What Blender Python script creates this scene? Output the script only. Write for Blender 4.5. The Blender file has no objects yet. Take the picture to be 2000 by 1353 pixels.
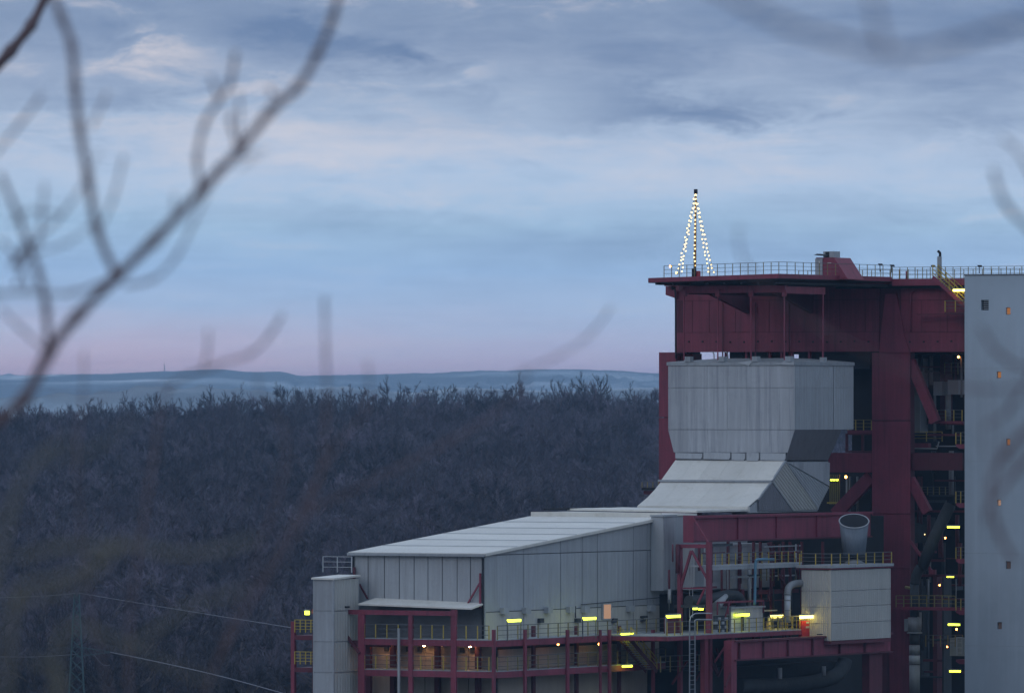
import bpy, bmesh, math, random
from mathutils import Vector, noise
R = random.Random(7)
S = bpy.context.scene
C = S.collection
# ------------------------------------------------------------------ camera, sky, sun, exposure
F = 16181.0            # focal length in pixels of the 2000 px wide photograph (about 291 mm on 36 mm)
HY = 790.0             # eye level row
cam_d = bpy.data.cameras.new('camera'); cam = bpy.data.objects.new('camera', cam_d); C.objects.link(cam)
cam_d.sensor_width = 36; cam_d.lens = F * 36 / 2000; cam_d.clip_start = 1; cam_d.clip_end = 80000
cam.rotation_euler = (math.pi / 2 + math.atan((HY - 676.5) / F), 0, 0)
cam_d.dof.use_dof = True; cam_d.dof.focus_distance = 690; cam_d.dof.aperture_fstop = 3.5
S.camera = cam
S.view_settings.view_transform = 'Standard'; S.view_settings.look = 'None'
S.view_settings.exposure = 0.5; S.view_settings.gamma = 1; S.view_settings.use_curve_mapping = False
S.cycles.use_denoising = True
S.cycles.max_bounces = 6; S.cycles.diffuse_bounces = 3; S.cycles.volume_bounces = 0
S.cycles.sample_clamp_indirect = 4

def lin(r, g, b):
    f = lambda c: (c / 255) / 12.92 if c / 255 < .04045 else ((c / 255 + .055) / 1.055) ** 2.4
    return (f(r), f(g), f(b), 1)

class N:
    """tiny helper to write node maths"""
    def __init__(s, tree): s.t = tree; s.n = tree.nodes; s.l = tree.links
    def new(s, kind, **kw):
        n = s.n.new(kind)
        for k_, v_ in kw.items(): setattr(n, k_, v_)
        return n
    def put(s, n, key, val):
        if hasattr(val, 'is_output') or hasattr(val, 'links'): s.l.new(val, n.inputs[key])
        else: n.inputs[key].default_value = val
    def m(s, op, a, b=None, c=None, clamp=False):
        n = s.new('ShaderNodeMath', operation=op, use_clamp=clamp); s.put(n, 0, a)
        if b is not None: s.put(n, 1, b)
        if c is not None: s.put(n, 2, c)
        return n.outputs[0]
    def ramp(s, fac, stops, interp='LINEAR'):
        n = s.new('ShaderNodeValToRGB'); n.color_ramp.interpolation = interp
        e = n.color_ramp.elements
        while len(e) < len(stops): e.new(.5)
        for x, (p, c) in zip(e, stops): x.position = p; x.color = c if hasattr(c, '__len__') else (c, c, c, 1)
        s.put(n, 0, fac); return n.outputs[0]
    def mix(s, f, a, b, bt='MIX'):
        n = s.new('ShaderNodeMix', data_type='RGBA', blend_type=bt); s.put(n, 0, f); s.put(n, 6, a); s.put(n, 7, b); return n.outputs[2]
    def noise(s, vec, scale, detail=4, rough=.5, dist=0):
        n = s.new('ShaderNodeTexNoise'); n.inputs['Scale'].default_value = scale; n.inputs['Detail'].default_value = detail
        n.inputs['Roughness'].default_value = rough; n.inputs['Distortion'].default_value = dist
        if vec is not None: s.l.new(vec, n.inputs['Vector'])
        return n.outputs['Fac']
    def xyz(s, x, y, z):
        n = s.new('ShaderNodeCombineXYZ'); s.put(n, 0, x); s.put(n, 1, y); s.put(n, 2, z); return n.outputs[0]
    def mapping(s, vec, scale):
        n = s.new('ShaderNodeMapping'); s.l.new(vec, n.inputs[0]); n.inputs['Scale'].default_value = scale; return n.outputs[0]

SUN_EL, SUN_ROT = math.radians(3), math.radians(-70)
w = bpy.data.worlds.new('World'); S.world = w; w.use_nodes = True
w.node_tree.nodes.clear(); n = N(w.node_tree)
tc = n.new('ShaderNodeTexCoord'); sp = n.new('ShaderNodeSeparateXYZ'); n.l.new(tc.outputs['Generated'], sp.inputs[0])
DX, DY, DZ = sp.outputs
el = n.m('MAXIMUM', DZ, -.002)
hor = n.m('ADD', n.m('POWER', n.m('ADD', n.m('MULTIPLY', DX, DX), n.m('MULTIPLY', DY, DY)), .5), .001)
ty = n.m('DIVIDE', el, hor)                       # tangent of elevation
tx = n.m('ARCTAN2', DX, DY)                       # azimuth, 0 straight ahead
# layered evening stratus: bands by elevation, warped by long noise
lv = n.xyz(n.m('MULTIPLY', tx, 26), n.m('MULTIPLY', ty, 190), 3.1)
n1 = n.noise(lv, 1.0, 5, .55, .4)
n2 = n.noise(n.xyz(n.m('MULTIPLY', tx, 90), n.m('MULTIPLY', ty, 300), 7.7), 1.0, 5, .6, .6)
n3 = n.noise(n.xyz(n.m('MULTIPLY', tx, 60), n.m('MULTIPLY', ty, 1100), 1.3), 1.0, 3, .5, 0)
warp = n.m('MULTIPLY', n.m('SUBTRACT', n1, .5), .006)
tyw = n.m('ADD', ty, warp)
pos = n.m('DIVIDE', tyw, .06)
E = lambda py: max(0, (HY - py) / F / .06)
base = n.ramp(pos, [(E(760), lin(186, 172, 196)), (E(722), lin(184, 176, 201)), (E(690), lin(176, 180, 208)), (E(640), lin(165, 183, 212)),
                    (E(590), lin(158, 181, 212)), (E(530), lin(146, 176, 211)), (E(440), lin(151, 180, 208)), (E(350), lin(163, 184, 210)), (E(290), lin(162, 180, 205)),
                    (E(200), lin(148, 166, 192)), (E(120), lin(138, 155, 182)), (E(30), lin(124, 143, 172)), (1.0, lin(124, 143, 172))])
base = n.mix(n.m('DIVIDE', n.m('SUBTRACT', ty, .055), .12, clamp=True), base, lin(164, 186, 217))   # higher up: the average of the sky in view
# pink glow towards the sunset side, low down
pk = n.m('MULTIPLY', n.m('SUBTRACT', 1, n.m('DIVIDE', n.m('ABSOLUTE', n.m('ADD', tx, .05)), .09), clamp=True),
         n.m('SUBTRACT', 1, n.m('DIVIDE', tyw, .012), clamp=True))
col = n.mix(n.m('MULTIPLY', pk, .75), base, lin(232, 184, 184))
# cloud masses: (px, py, rx, ry, amount) ; + lightens, - darkens
blobs = [(560, 75, 190, 55, -1.0), (690, 125, 95, 40, -.8), (800, 115, 60, 22, -.8), (900, 140, 90, 30, -.4), (370, 95, 110, 55, .75), (655, 60, 60, 35, .8), (950, 140, 50, 22, .5),
         (1290, 205, 260, 34, -1.0), (1440, 235, 130, 22, -.5), (1560, 60, 420, 50, -.6), (1980, 40, 200, 90, -.9), (1740, 150, 200, 40, -.5),
         (430, 255, 330, 38, .55), (760, 300, 260, 30, .35), (1000, 60, 300, 40, -.3), (150, 60, 200, 40, -.35), (260, 190, 280, 28, -.35), (1500, 300, 380, 45, .2), (1150, 480, 420, 45, -.35), (1180, 120, 150, 30, -.5), (1330, 70, 120, 20, .35), (1850, 250, 160, 40, -.45), (1640, 200, 120, 22, .3), (1080, 200, 120, 22, .35), (500, 40, 90, 40, -.6), (520, 180, 130, 24, .4), (250, 60, 130, 26, -.35), (700, 420, 260, 30, -.3), (1700, 420, 260, 40, -.25)]
wx = n.m('ADD', tx, n.m('MULTIPLY', n.m('SUBTRACT', n2, .5), .022))
wy = n.m('ADD', ty, n.m('MULTIPLY', n.m('SUBTRACT', n.noise(n.xyz(n.m('MULTIPLY', tx, 70), n.m('MULTIPLY', ty, 160), 22.), 1.0, 6, .7), .5), .011))
tot = None
for px, py, rx, ry, am in blobs:
    a = n.m('DIVIDE', n.m('SUBTRACT', wx, (px - 1000) / F), rx / F)
    b = n.m('DIVIDE', n.m('SUBTRACT', wy, (HY - py) / F), ry / F)
    q = n.m('ADD', n.m('MULTIPLY', a, a), n.m('MULTIPLY', b, b))
    g = n.m('MULTIPLY', n.m('EXPONENT', n.m('MULTIPLY', q, -1.0)), am)
    tot = g if tot is None else n.m('ADD', tot, g)
# general mottling everywhere, stronger higher up
mot = n.m('MULTIPLY', n.m('SUBTRACT', n2, .5), n.m('ADD', .4, n.m('MULTIPLY', n.m('MINIMUM', n.m('MULTIPLY', pos, pos), 1.1), 3.2)))
mot = n.m('ADD', mot, n.m('MULTIPLY', n.m('SUBTRACT', n1, .5), .7))
mot = n.m('ADD', mot, n.m('MULTIPLY', n.m('SUBTRACT', n3, .5), .35))
tot = n.m('ADD', tot, mot)
col = n.mix(n.m('MULTIPLY', tot, .75, clamp=True), col, lin(212, 204, 206))
col = n.mix(n.m('MULTIPLY', n.m('MULTIPLY', tot, -1), .7, clamp=True), col, lin(96, 120, 156))
bgc = n.new('ShaderNodeBackground'); n.l.new(col, bgc.inputs[0]); bgc.inputs[1].default_value = .9
sky = n.new('ShaderNodeTexSky', sky_type='NISHITA'); sky.sun_disc = False; sky.sun_elevation = SUN_EL; sky.sun_rotation = SUN_ROT
bgs = n.new('ShaderNodeBackground'); n.l.new(sky.outputs[0], bgs.inputs[0]); bgs.inputs[1].default_value = .12
mx = n.new('ShaderNodeMixShader'); mx.inputs[0].default_value = .96
n.l.new(bgs.outputs[0], mx.inputs[1]); n.l.new(bgc.outputs[0], mx.inputs[2])
out = n.new('ShaderNodeOutputWorld'); n.l.new(mx.outputs[0], out.inputs[0])

sun_d = bpy.data.lights.new('sun', 'SUN'); sun_d.energy = .18; sun_d.angle = math.radians(25); sun_d.color = (1, .9, .88)
sun = bpy.data.objects.new('sun', sun_d); C.objects.link(sun); sun.rotation_euler = (math.radians(62), 0, math.radians(-38))

# ------------------------------------------------------------------ materials
def mat(name, base, rough=.6, metal=0, var=.25, dark=(.02, .02, .02, 1), streak=0.0, scale=1.0, bump=0.0, grime=0.0, spec=.4, otone=.06):
    m = bpy.data.materials.new(name); m.use_nodes = True; q = N(m.node_tree); m.node_tree.nodes.clear()
    bs = q.new('ShaderNodeBsdfPrincipled'); o = q.new('ShaderNodeOutputMaterial'); q.l.new(bs.outputs[0], o.inputs[0])
    g = q.new('ShaderNodeNewGeometry').outputs['Position']
    c1 = tuple(x * (1 - var) for x in base[:3]) + (1,); c2 = tuple(min(1, x * (1 + var)) for x in base[:3]) + (1,)
    f = q.noise(g, .35 * scale, 5, .65)
    colr = q.mix(q.ramp(f, [(.3, 0.), (.7, 1.)]), c1, c2)
    ob = q.new('ShaderNodeObjectInfo').outputs['Random']; tn = q.m('ADD', 1 - otone, q.m('MULTIPLY', ob, 2 * otone))
    colr = q.mix(1.0, colr, q.xyz(tn, tn, tn), 'MULTIPLY')
    if streak:
        v = q.mapping(g, (2.2 * scale, 2.2 * scale, .12 * scale)); s_ = q.noise(v, 1.0, 6, .7)
        colr = q.mix(q.m('MULTIPLY', q.ramp(s_, [(.48, 0.), (.72, 1.)]), streak), colr, dark)
        v = q.mapping(g, (5. * scale, 5. * scale, .2 * scale)); s2 = q.noise(v, 1.0, 3, .5)
        colr = q.mix(q.m('MULTIPLY', q.ramp(s2, [(.5, 0.), (.75, 1.)]), streak * .6), colr, tuple(min(1, x * 1.5) for x in base[:3]) + (1,))
    if grime:
        f2 = q.noise(g, 1.4 * scale, 6, .75)
        colr = q.mix(q.m('MULTIPLY', q.ramp(f2, [(.5, 0.), (.68, 1.)]), grime), colr, dark)
    q.l.new(colr, bs.inputs['Base Color'])
    bs.inputs['Roughness'].default_value = rough; bs.inputs['Metallic'].default_value = metal
    bs.inputs['Specular IOR Level'].default_value = spec
    if bump:
        b_ = q.new('ShaderNodeBump'); b_.inputs['Strength'].default_value = bump; b_.inputs['Distance'].default_value = .05
        q.l.new(q.noise(g, 3 * scale, 4, .6), b_.inputs['Height']); q.l.new(b_.outputs[0], bs.inputs['Normal'])
    return m
def emit(name, colr, s):
    m = bpy.data.materials.new(name); m.use_nodes = True; q = N(m.node_tree); m.node_tree.nodes.clear()
    e = q.new('ShaderNodeEmission'); e.inputs[0].default_value = colr; e.inputs[1].default_value = s
    o = q.new('ShaderNodeOutputMaterial'); q.l.new(e.outputs[0], o.inputs[0]); return m
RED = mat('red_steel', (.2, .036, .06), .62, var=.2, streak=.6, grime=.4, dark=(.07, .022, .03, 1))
RED2 = mat('red_steel_soot_and_shade', (.11, .024, .036), .7, var=.2, streak=.4, grime=.5, dark=(.03, .016, .02, 1))  # sooty red steel, darkened further to paint in recess and interior shade
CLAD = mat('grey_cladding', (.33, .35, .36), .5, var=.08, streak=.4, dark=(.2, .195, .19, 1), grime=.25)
CLADS = mat('grey_cladding_streaked', (.36, .375, .385), .45, metal=.15, var=.12, streak=.7, scale=.7, dark=(.17, .18, .2, 1), grime=.25)
ROOFM = mat('pale_roof_sheet', (.62, .6, .535), .55, var=.09, streak=.15, grime=.5, dark=(.42, .4, .33, 1), scale=.8)
CORR = mat('pale_corrugated_sheet', (.41, .405, .37), .5, var=.07, streak=.35, dark=(.25, .25, .235, 1), grime=.2)
CLADD = mat('shaded_side_cladding', (.15, .15, .16), .55, var=.08, streak=.4, dark=(.08, .08, .09, 1), grime=.2)  # darker copy of the grey cladding, shade painted into its colour
TRIM = mat('dark_seam', (.13, .135, .14), .7)
TRIMG = mat('grey_trim', (.3, .32, .33), .5, var=.1, streak=.3)
CONC = mat('painted_concrete', (.34, .4, .44), .8, var=.16, streak=.3, otone=0, dark=(.32, .34, .37, 1), grime=.16, scale=.35, bump=.1)
DARK = mat('dark_steel_and_shade', (.014, .015, .018), .75, var=.3, streak=.3)  # near-black steel; on interior walls the shade is painted into it
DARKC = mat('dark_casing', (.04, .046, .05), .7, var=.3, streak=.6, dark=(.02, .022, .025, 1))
GALV = mat('galvanised_steel', (.36, .38, .39), .6, metal=.15, var=.15, streak=.3, dark=(.15, .16, .17, 1))
DUCT = mat('insulated_pipe_cladding', (.24, .25, .25), .6, metal=.2, var=.2, streak=.35, dark=(.1, .1, .1, 1))
YEL = mat('yellow_paint', (.4, .3, .05), .5, var=.15)
YELD = mat('weathered_yellow_paint', (.2, .165, .06), .6, var=.2)
RAILG = mat('grey_rail_paint', (.1, .105, .11), .55, var=.2)
BLUEP = mat('blue_pipe_paint', (.1, .22, .3), .5, var=.1)
BEIGE = mat('beige_wall_panel', (.42, .36, .29), .7, var=.12, streak=.3, dark=(.2, .17, .14, 1), grime=.25)
REDD = mat('bright_red_door_paint', (.4, .02, .03), .5)
TUBE = emit('green_yellow_tube', (.84, 1.0, .05, 1), 4.2)
TUBEW = emit('warm_yellow_tube', (1.0, .8, .14, 1), 6.5)
WARM = emit('warm_lamp', (1.0, .34, .07, 1), 15)
WARMB = emit('bay_lamp_warm', (1.0, .5, .2, 1), 55)
BULB = emit('warm_white_bulb', (1.0, .72, .3, 1), 2.4)
WINL = emit('lit_window_orange', (1.0, .42, .16, 1), .22)
WINM = emit('lit_window_pale', (1.0, .6, .4, 1), .28)
GLASS = mat('dim_window_glass', (.2, .13, .1), .2)
def twigmat(name, c0, c1):
    m = bpy.data.materials.new(name); m.use_nodes = True; q = N(m.node_tree); m.node_tree.nodes.clear()
    bs = q.new('ShaderNodeBsdfPrincipled'); o = q.new('ShaderNodeOutputMaterial'); q.l.new(bs.outputs[0], o.inputs[0]); bs.inputs['Roughness'].default_value = .9
    rnd = q.new('ShaderNodeObjectInfo').outputs['Random']; g = q.new('ShaderNodeNewGeometry').outputs['Position']
    f = q.m('ADD', q.m('MULTIPLY', q.m('POWER', rnd, 1.6), .75), q.m('MULTIPLY', q.ramp(q.noise(g, .012, 3, .6), [(.38, 0.), (.62, 1.)]), .3))
    q.l.new(q.mix(f, c0, c1), bs.inputs['Base Color']); return m
BARK = mat('grey_bark', (.085, .07, .065), .9, var=.3, scale=4)
TWIG = twigmat('hazed_twigs', (.018, .02, .03, 1), (.175, .155, .2, 1))  # blue-violet cast of the haze painted into the twig colour
TWIGO = twigmat('hazed_twigs_dull', (.018, .021, .03, 1), (.15, .14, .175, 1))  # duller variant with the same painted haze cast
NBARK = mat('near_bark', (.15, .11, .115), .9, var=.3, scale=5)
STEELT = mat('green_grey_lattice_steel', (.055, .1, .105), .5, metal=.3, var=.15)
WIRE = mat('pale_cable', (.12, .12, .14), .5, metal=.3)

# ------------------------------------------------------------------ plant frame: a to the right/near, b to the right/far, z up
Y0 = 700.0; OX = (1552 - 1000) / F * Y0
cu, su = math.cos(math.radians(30)), math.sin(math.radians(30))
def depth(a, b): return Y0 - su * a + cu * b
def W(p): a, b, z = p; return Vector((OX + cu * a + su * b, depth(a, b), z))
def A(px, b): t = (px - 1000) / F; return (t * (Y0 + cu * b) - OX - su * b) / (cu + su * t)
def B(px, a): t = (px - 1000) / F; return (t * (Y0 - su * a) - OX - cu * a) / (su - cu * t)
def Z(py, a, b): return (HY - py) / F * depth(a, b)
def PA(px, py, b): a = A(px, b); return (a, b, Z(py, a, b))
def PB(px, py, a): b = B(px, a); return (a, b, Z(py, a, b))
def PY(px, py, Y): return Vector(((px - 1000) / F * Y, Y, (HY - py) / F * Y))
U = Vector((cu, -su, 0)); V = Vector((su, cu, 0)); ZV = Vector((0, 0, 1))
GZ = -47.0

def mesh_obj(name, bm, m, parent=None, org=None):
    me = bpy.data.meshes.new(name)
    if org is not None: bmesh.ops.translate(bm, verts=bm.verts, vec=-org)
    bm.normal_update(); bm.to_mesh(me); bm.free()
    for x in (m if isinstance(m, (list, tuple)) else [m]): me.materials.append(x)
    o = bpy.data.objects.new(name, me); C.objects.link(o)
    if parent is not None: o.parent = parent
    elif org is not None: o.location = org
    return o
def tag(o, label=None, cat=None, group=None, kind=None):
    if label: o['label'] = label
    if cat: o['category'] = cat
    if group: o['group'] = group
    if kind: o['kind'] = kind
    return o
class Thing:
    def __init__(s, name, label, cat, org, group=None, world=False):
        s.org = Vector(org) if world else W(org)
        s.e = bpy.data.objects.new(name, None); C.objects.link(s.e); s.e.location = s.org; s.e.empty_display_size = .5
        tag(s.e, label, cat, group)
    def part(s, name, bm, m, parent=None, label=None):
        o = mesh_obj(name, bm, m, parent or s.e, s.org)
        if label: o['label'] = label
        return o
def hexa(bm, pts):
    v = [bm.verts.new(p) for p in pts]
    for f in ((3, 2, 1, 0), (4, 5, 6, 7), (0, 1, 5, 4), (1, 2, 6, 5), (2, 3, 7, 6), (3, 0, 4, 7)): bm.faces.new([v[i] for i in f])
def lbox(a0, a1, b0, b1, z0, z1, bm=None):
    bm = bm or bmesh.new()
    if a0 > a1: a0, a1 = a1, a0
    if b0 > b1: b0, b1 = b1, b0
    if z0 > z1: z0, z1 = z1, z0
    hexa(bm, [W((a0, b0, z0)), W((a1, b0, z0)), W((a1, b1, z0)), W((a0, b1, z0)), W((a0, b0, z1)), W((a1, b0, z1)), W((a1, b1, z1)), W((a0, b1, z1))])
    return bm
def abox(b, px0, px1, py0, py1, th, bm=None):
    a0, a1 = A(px0, b), A(px1, b); am = (a0 + a1) / 2
    return lbox(a0, a1, b, b + th, Z(py1, am, b), Z(py0, am, b), bm)
def bbox(a, px0, px1, py0, py1, th, bm=None):
    b0, b1 = B(px0, a), B(px1, a)
    return lbox(a - th, a, b0, b1, Z(py1, a, b0), Z(py0, a, b0), bm)
def bar(p, q, wd, h=None, bm=None, loc=True):
    bm = bm or bmesh.new(); p, q = (W(p), W(q)) if loc else (Vector(p), Vector(q)); h = h or wd
    d = (q - p).normalized(); up = ZV if abs(d.z) < .95 else U
    x = d.cross(up).normalized() * wd / 2; y = x.cross(d).normalized() * h / 2
    hexa(bm, [p - x - y, p + x - y, p + x + y, p - x + y, q - x - y, q + x - y, q + x + y, q - x + y]); return bm
def tube(pts, r, bm=None, seg=12, loc=True, caps=True):
    bm = bm or bmesh.new(); P = [W(p) if loc else Vector(p) for p in pts]
    rs = r if hasattr(r, '__len__') else [r] * len(P); rings = []; prev = None
    for i, p in enumerate(P):
        d = (P[min(i + 1, len(P) - 1)] - P[max(i - 1, 0)]).normalized()
        x = (prev - d * prev.dot(d)).normalized() if prev else d.cross(ZV if abs(d.z) < .9 else U).normalized()
        prev = x; y = d.cross(x)
        rings.append([bm.verts.new(p + (x * math.cos(t) + y * math.sin(t)) * rs[i]) for t in (2 * math.pi * k / seg for k in range(seg))])
    for r0, r1 in zip(rings, rings[1:]):
        for k in range(seg):
            f = bm.faces.new((r0[k], r0[(k + 1) % seg], r1[(k + 1) % seg], r1[k])); f.smooth = seg > 5
    if caps: bm.faces.new(rings[0][::-1]); bm.faces.new(rings[-1])
    return bm
def smoothpath(pts, n_=6):
    P = [Vector(p) for p in pts]; o = []
    for i in range(len(P) - 1):
        p0, p1, p2, p3 = P[max(i - 1, 0)], P[i], P[i + 1], P[min(i + 2, len(P) - 1)]
        for k in range(n_):
            t = k / n_; o.append(.5 * ((2 * p1) + (p2 - p0) * t + (2 * p0 - 5 * p1 + 4 * p2 - p3) * t * t + (3 * p1 - p0 - 3 * p2 + p3) * t ** 3))
    o.append(P[-1]); return o
def prism(poly, ext, bm=None, loc=True):
    """polygon (local points) extruded by a world vector"""
    bm = bm or bmesh.new(); P = [W(p) if loc else Vector(p) for p in poly]
    v0 = [bm.verts.new(p) for p in P]; v1 = [bm.verts.new(p + ext) for p in P]; n_ = len(P)
    bm.faces.new(v0); bm.faces.new(v1[::-1])
    for i in range(n_): bm.faces.new((v0[i], v0[(i + 1) % n_], v1[(i + 1) % n_], v1[i]))
    bmesh.ops.recalc_face_normals(bm, faces=bm.faces); return bm
def corrugate(poly, d, nrm, pitch, dep, bm=None):
    """a corrugated sheet over a planar polygon, ribs along d, standing out along nrm"""
    own = bmesh.new(); P = [W(p) for p in poly]; own.faces.new([own.verts.new(p) for p in P])
    wv = nrm.cross(d).normalized(); s0 = min(p.dot(wv) for p in P); s1 = max(p.dot(wv) for p in P); st = pitch / 4
    k = 1
    while s0 + k * st < s1:
        bmesh.ops.bisect_plane(own, geom=own.verts[:] + own.edges[:] + own.faces[:], plane_co=wv * (s0 + k * st), plane_no=wv, dist=1e-5); k += 1
    for v in own.verts:
        i = int(round((v.co.dot(wv) - s0) / st)) % 4
        v.co += nrm * (dep if i in (1, 2) else 0)
    if bm is None: return own
    me = bpy.data.meshes.new('t'); own.to_mesh(me); own.free(); bm.from_mesh(me); bpy.data.meshes.remove(me); return bm

_post = {}
def railing(label, pts, h=1.1, sp=1.5, postm=None, railm=None, group='railings of the plant', w_=.07, cat='railing', knee=2):
    """posts (each a part), a handrail and knee rails along a line of local points"""
    postm = postm or YEL; railm = railm or RAILG
    t = Thing('railing', label, cat, pts[0], group)
    key = (postm.name, h, w_)
    if key not in _post:
        bm = bmesh.new(); bmesh.ops.create_cube(bm, size=1); bmesh.ops.scale(bm, vec=(w_, w_, h), verts=bm.verts); bmesh.ops.translate(bm, vec=(0, 0, h / 2), verts=bm.verts)
        me = bpy.data.meshes.new('post'); bm.to_mesh(me); bm.free(); me.materials.append(postm); _post[key] = me
    P = [W(p) for p in pts]; first = True
    for i in range(len(P) - 1):
        L = (P[i + 1] - P[i]).length; n_ = max(1, round(L / sp))
        for k in range(0 if first else 1, n_ + 1):
            o = bpy.data.objects.new('post', _post[key]); C.objects.link(o); o.parent = t.e
            o.location = P[i].lerp(P[i + 1], k / n_) - t.org; o.rotation_euler = (0, 0, math.radians(-30))
        first = False
    bm = bmesh.new()
    for i in range(len(P) - 1): bar(P[i] + ZV * h, P[i + 1] + ZV * h, w_ * .8, bm=bm, loc=False)
    t.part('handrail', bm, railm)
    for kk in range(knee):
        bm = bmesh.new()
        for i in range(len(P) - 1): bar(P[i] + ZV * h * (kk + 1) / (knee + 1), P[i + 1] + ZV * h * (kk + 1) / (knee + 1), w_ * .6, bm=bm, loc=False)
        t.part('knee_rail', bm, railm)
    return t
def lamp(label, p, along='a', L=1.15, m=None, h=.16, group='tube lamps of the plant', pole=0):
    """tube luminaire: dark housing above a glowing tube"""
    m = m or TUBE; a, b, z = p; t = Thing('tube_lamp', label, 'lamp', p, group)
    if along == 'a':
        t.part('tube', lbox(a - L / 2, a + L / 2, b - .09, b + .09, z - h / 2, z + h / 2), m); t.part('housing', lbox(a - L / 2 - .06, a + L / 2 + .06, b - .13, b + .13, z + h / 2 + .004, z + h / 2 + .11), TRIMG)
    else:
        t.part('tube', lbox(a - .09, a + .09, b - L / 2, b + L / 2, z - h / 2, z + h / 2), m); t.part('housing', lbox(a - .13, a + .13, b - L / 2 - .06, b + L / 2 + .06, z + h / 2 + .004, z + h / 2 + .11), TRIMG)
    if pole:
        bm = bmesh.new(); L2 = L / 2 + .12
        for s in (-1, 1):
            q = (a + s * L2, b, z) if along == 'a' else (a, b + s * L2, z)
            bar(q, (q[0], q[1], z - pole), .06, bm=bm)
        t.part('bracket', bm, RAILG)
    return t
def catmull_px(pts): return smoothpath([Vector((p[0], p[1], p[2] if len(p) > 2 else 0)) for p in pts], 6)

# ------------------------------------------------------------------ ground, hills
CREST = [(-400, 779), (0, 779), (200, 773), (330, 766), (470, 756), (600, 752), (700, 755), (800, 747), (880, 753), (1000, 741), (1150, 743), (1290, 749), (1500, 755), (2200, 763)]
RIDGE = [(-600, 745), (30, 733), (200, 731), (320, 726), (430, 722), (490, 727), (550, 726), (585, 734), (700, 732), (830, 729), (960, 724), (1100, 721), (1200, 724), (1285, 729), (1500, 735), (2200, 745)]
MIDR = [(-600, 768), (30, 775), (160, 764), (300, 754), (430, 757), (560, 764), (650, 757), (800, 766), (900, 758), (1100, 764), (1285, 756), (1500, 760), (2200, 766)]
def interp(tab, x):
    if x <= tab[0][0]: return tab[0][1]
    for (x0, y0), (x1, y1) in zip(tab, tab[1:]):
        if x <= x1:
            t = (x - x0) / (x1 - x0); t = t * t * (3 - 2 * t); return y0 + (y1 - y0) * t
    return tab[-1][1]
YC = 2150.0
def ss(a, b, x): t = min(1, max(0, (x - a) / (b - a))); return t * t * (3 - 2 * t)
def H(x, y):
    yy = max(y, 1); px = 1000 + F * x / max(y, 400)
    z0 = -1.7 - 45.3 * ss(5, 330, yy)
    if y < 820: return z0 + .6 * noise.noise(Vector((x * .02, y * .02, 0))) * (1 if y > 330 else 0)
    crest = (HY - interp(CREST, px)) / F * YC - 17.5
    t = (y - 820) / (YC - 820)
    roll = 2.2 * noise.noise(Vector((x * .006, y * .004, 5)))
    if y <= YC: return GZ + (crest - GZ) * (t ** .92) + roll * min(1, t * 4) * (1 - .8 * t)
    vz = -85; e1 = ss(YC, 3600, y); z = crest * (1 - e1) + vz * e1
    mid = (HY - interp(MIDR, px)) / F * 6600; far = (HY - interp(RIDGE, px)) / F * 12000
    n_ = noise.noise(Vector((x * .0012, y * .0004, 2)))
    wood = max(0, noise.noise(Vector((x * .0016, y * .0008, 9)))) ; rough = noise.noise(Vector((x * .035, y * .02, 3))) + .7 * noise.noise(Vector((x * .1, y * .02, 8)))
    if y > 3600:
        g1 = math.exp(-((y - 6600) / 900) ** 2); z = vz + (mid - vz) * g1
        g2 = ss(7600, 12000, y) if y < 12000 else 1 - ss(12000, 16500, y)
        z = max(z, vz + (far - vz) * g2 ** .8) + 3.5 * n_ * (1 - g2 * .8) + (7 if wood > .08 else 1.2) * rough * (.5 if y < 8000 else 1)
    return z
rows = [-3000, -800, -200, -60, -20, -5, 0, 5, 10, 15, 20, 30, 40, 60, 80, 110, 150, 200, 260, 330, 450, 600, 760, 820]
y = 850
while y < YC + 60: rows.append(y); y += 40
while y < 5400: rows.append(y); y += 200
while y < 7900: rows.append(y); y += 110
while y < 12600: rows.append(y); y += 130
rows += [13000, 14000, 15500, 17000, 19000, 22000, 26000]
tans = [-40, -12, -4, -1.5, -.6, -.3, -.18, -.12, -.09, -.075]
t_ = -.066
while t_ < .068:
    tans.append(t_); t_ += .0004 if t_ < .02 else .002
tans += [.075, .09, .12, .18, .3, .6, 1.5, 4, 12, 40]
bm = bmesh.new(); grid = []
for y in rows:
    w_ = max(y, 0) + 150 if y < 820 else y + 150 * max(0, 1 - (y - 820) / 800)
    grid.append([bm.verts.new((max(-26000, min(26000, tt * w_)), y, H(max(-26000, min(26000, tt * w_)), y))) for tt in tans])
for r0, r1 in zip(grid, grid[1:]):
    for k in range(len(tans) - 1):
        try: bm.faces.new((r0[k], r0[k + 1], r1[k + 1], r1[k])).smooth = True
        except ValueError: pass
gm = bpy.data.materials.new('ground_cover'); gm.use_nodes = True; q = N(gm.node_tree); gm.node_tree.nodes.clear()
bs = q.new('ShaderNodeBsdfPrincipled'); o_ = q.new('ShaderNodeOutputMaterial'); q.l.new(bs.outputs[0], o_.inputs[0]); bs.inputs['Roughness'].default_value = .95
g = q.new('ShaderNodeNewGeometry').outputs['Position']
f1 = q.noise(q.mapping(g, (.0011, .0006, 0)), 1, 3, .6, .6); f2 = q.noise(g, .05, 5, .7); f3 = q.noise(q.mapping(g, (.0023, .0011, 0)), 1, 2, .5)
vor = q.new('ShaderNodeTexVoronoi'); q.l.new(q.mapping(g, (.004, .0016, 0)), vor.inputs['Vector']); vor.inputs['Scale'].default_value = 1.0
vc = q.new('ShaderNodeSeparateColor'); q.l.new(vor.outputs['Color'], vc.inputs[0])
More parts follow.
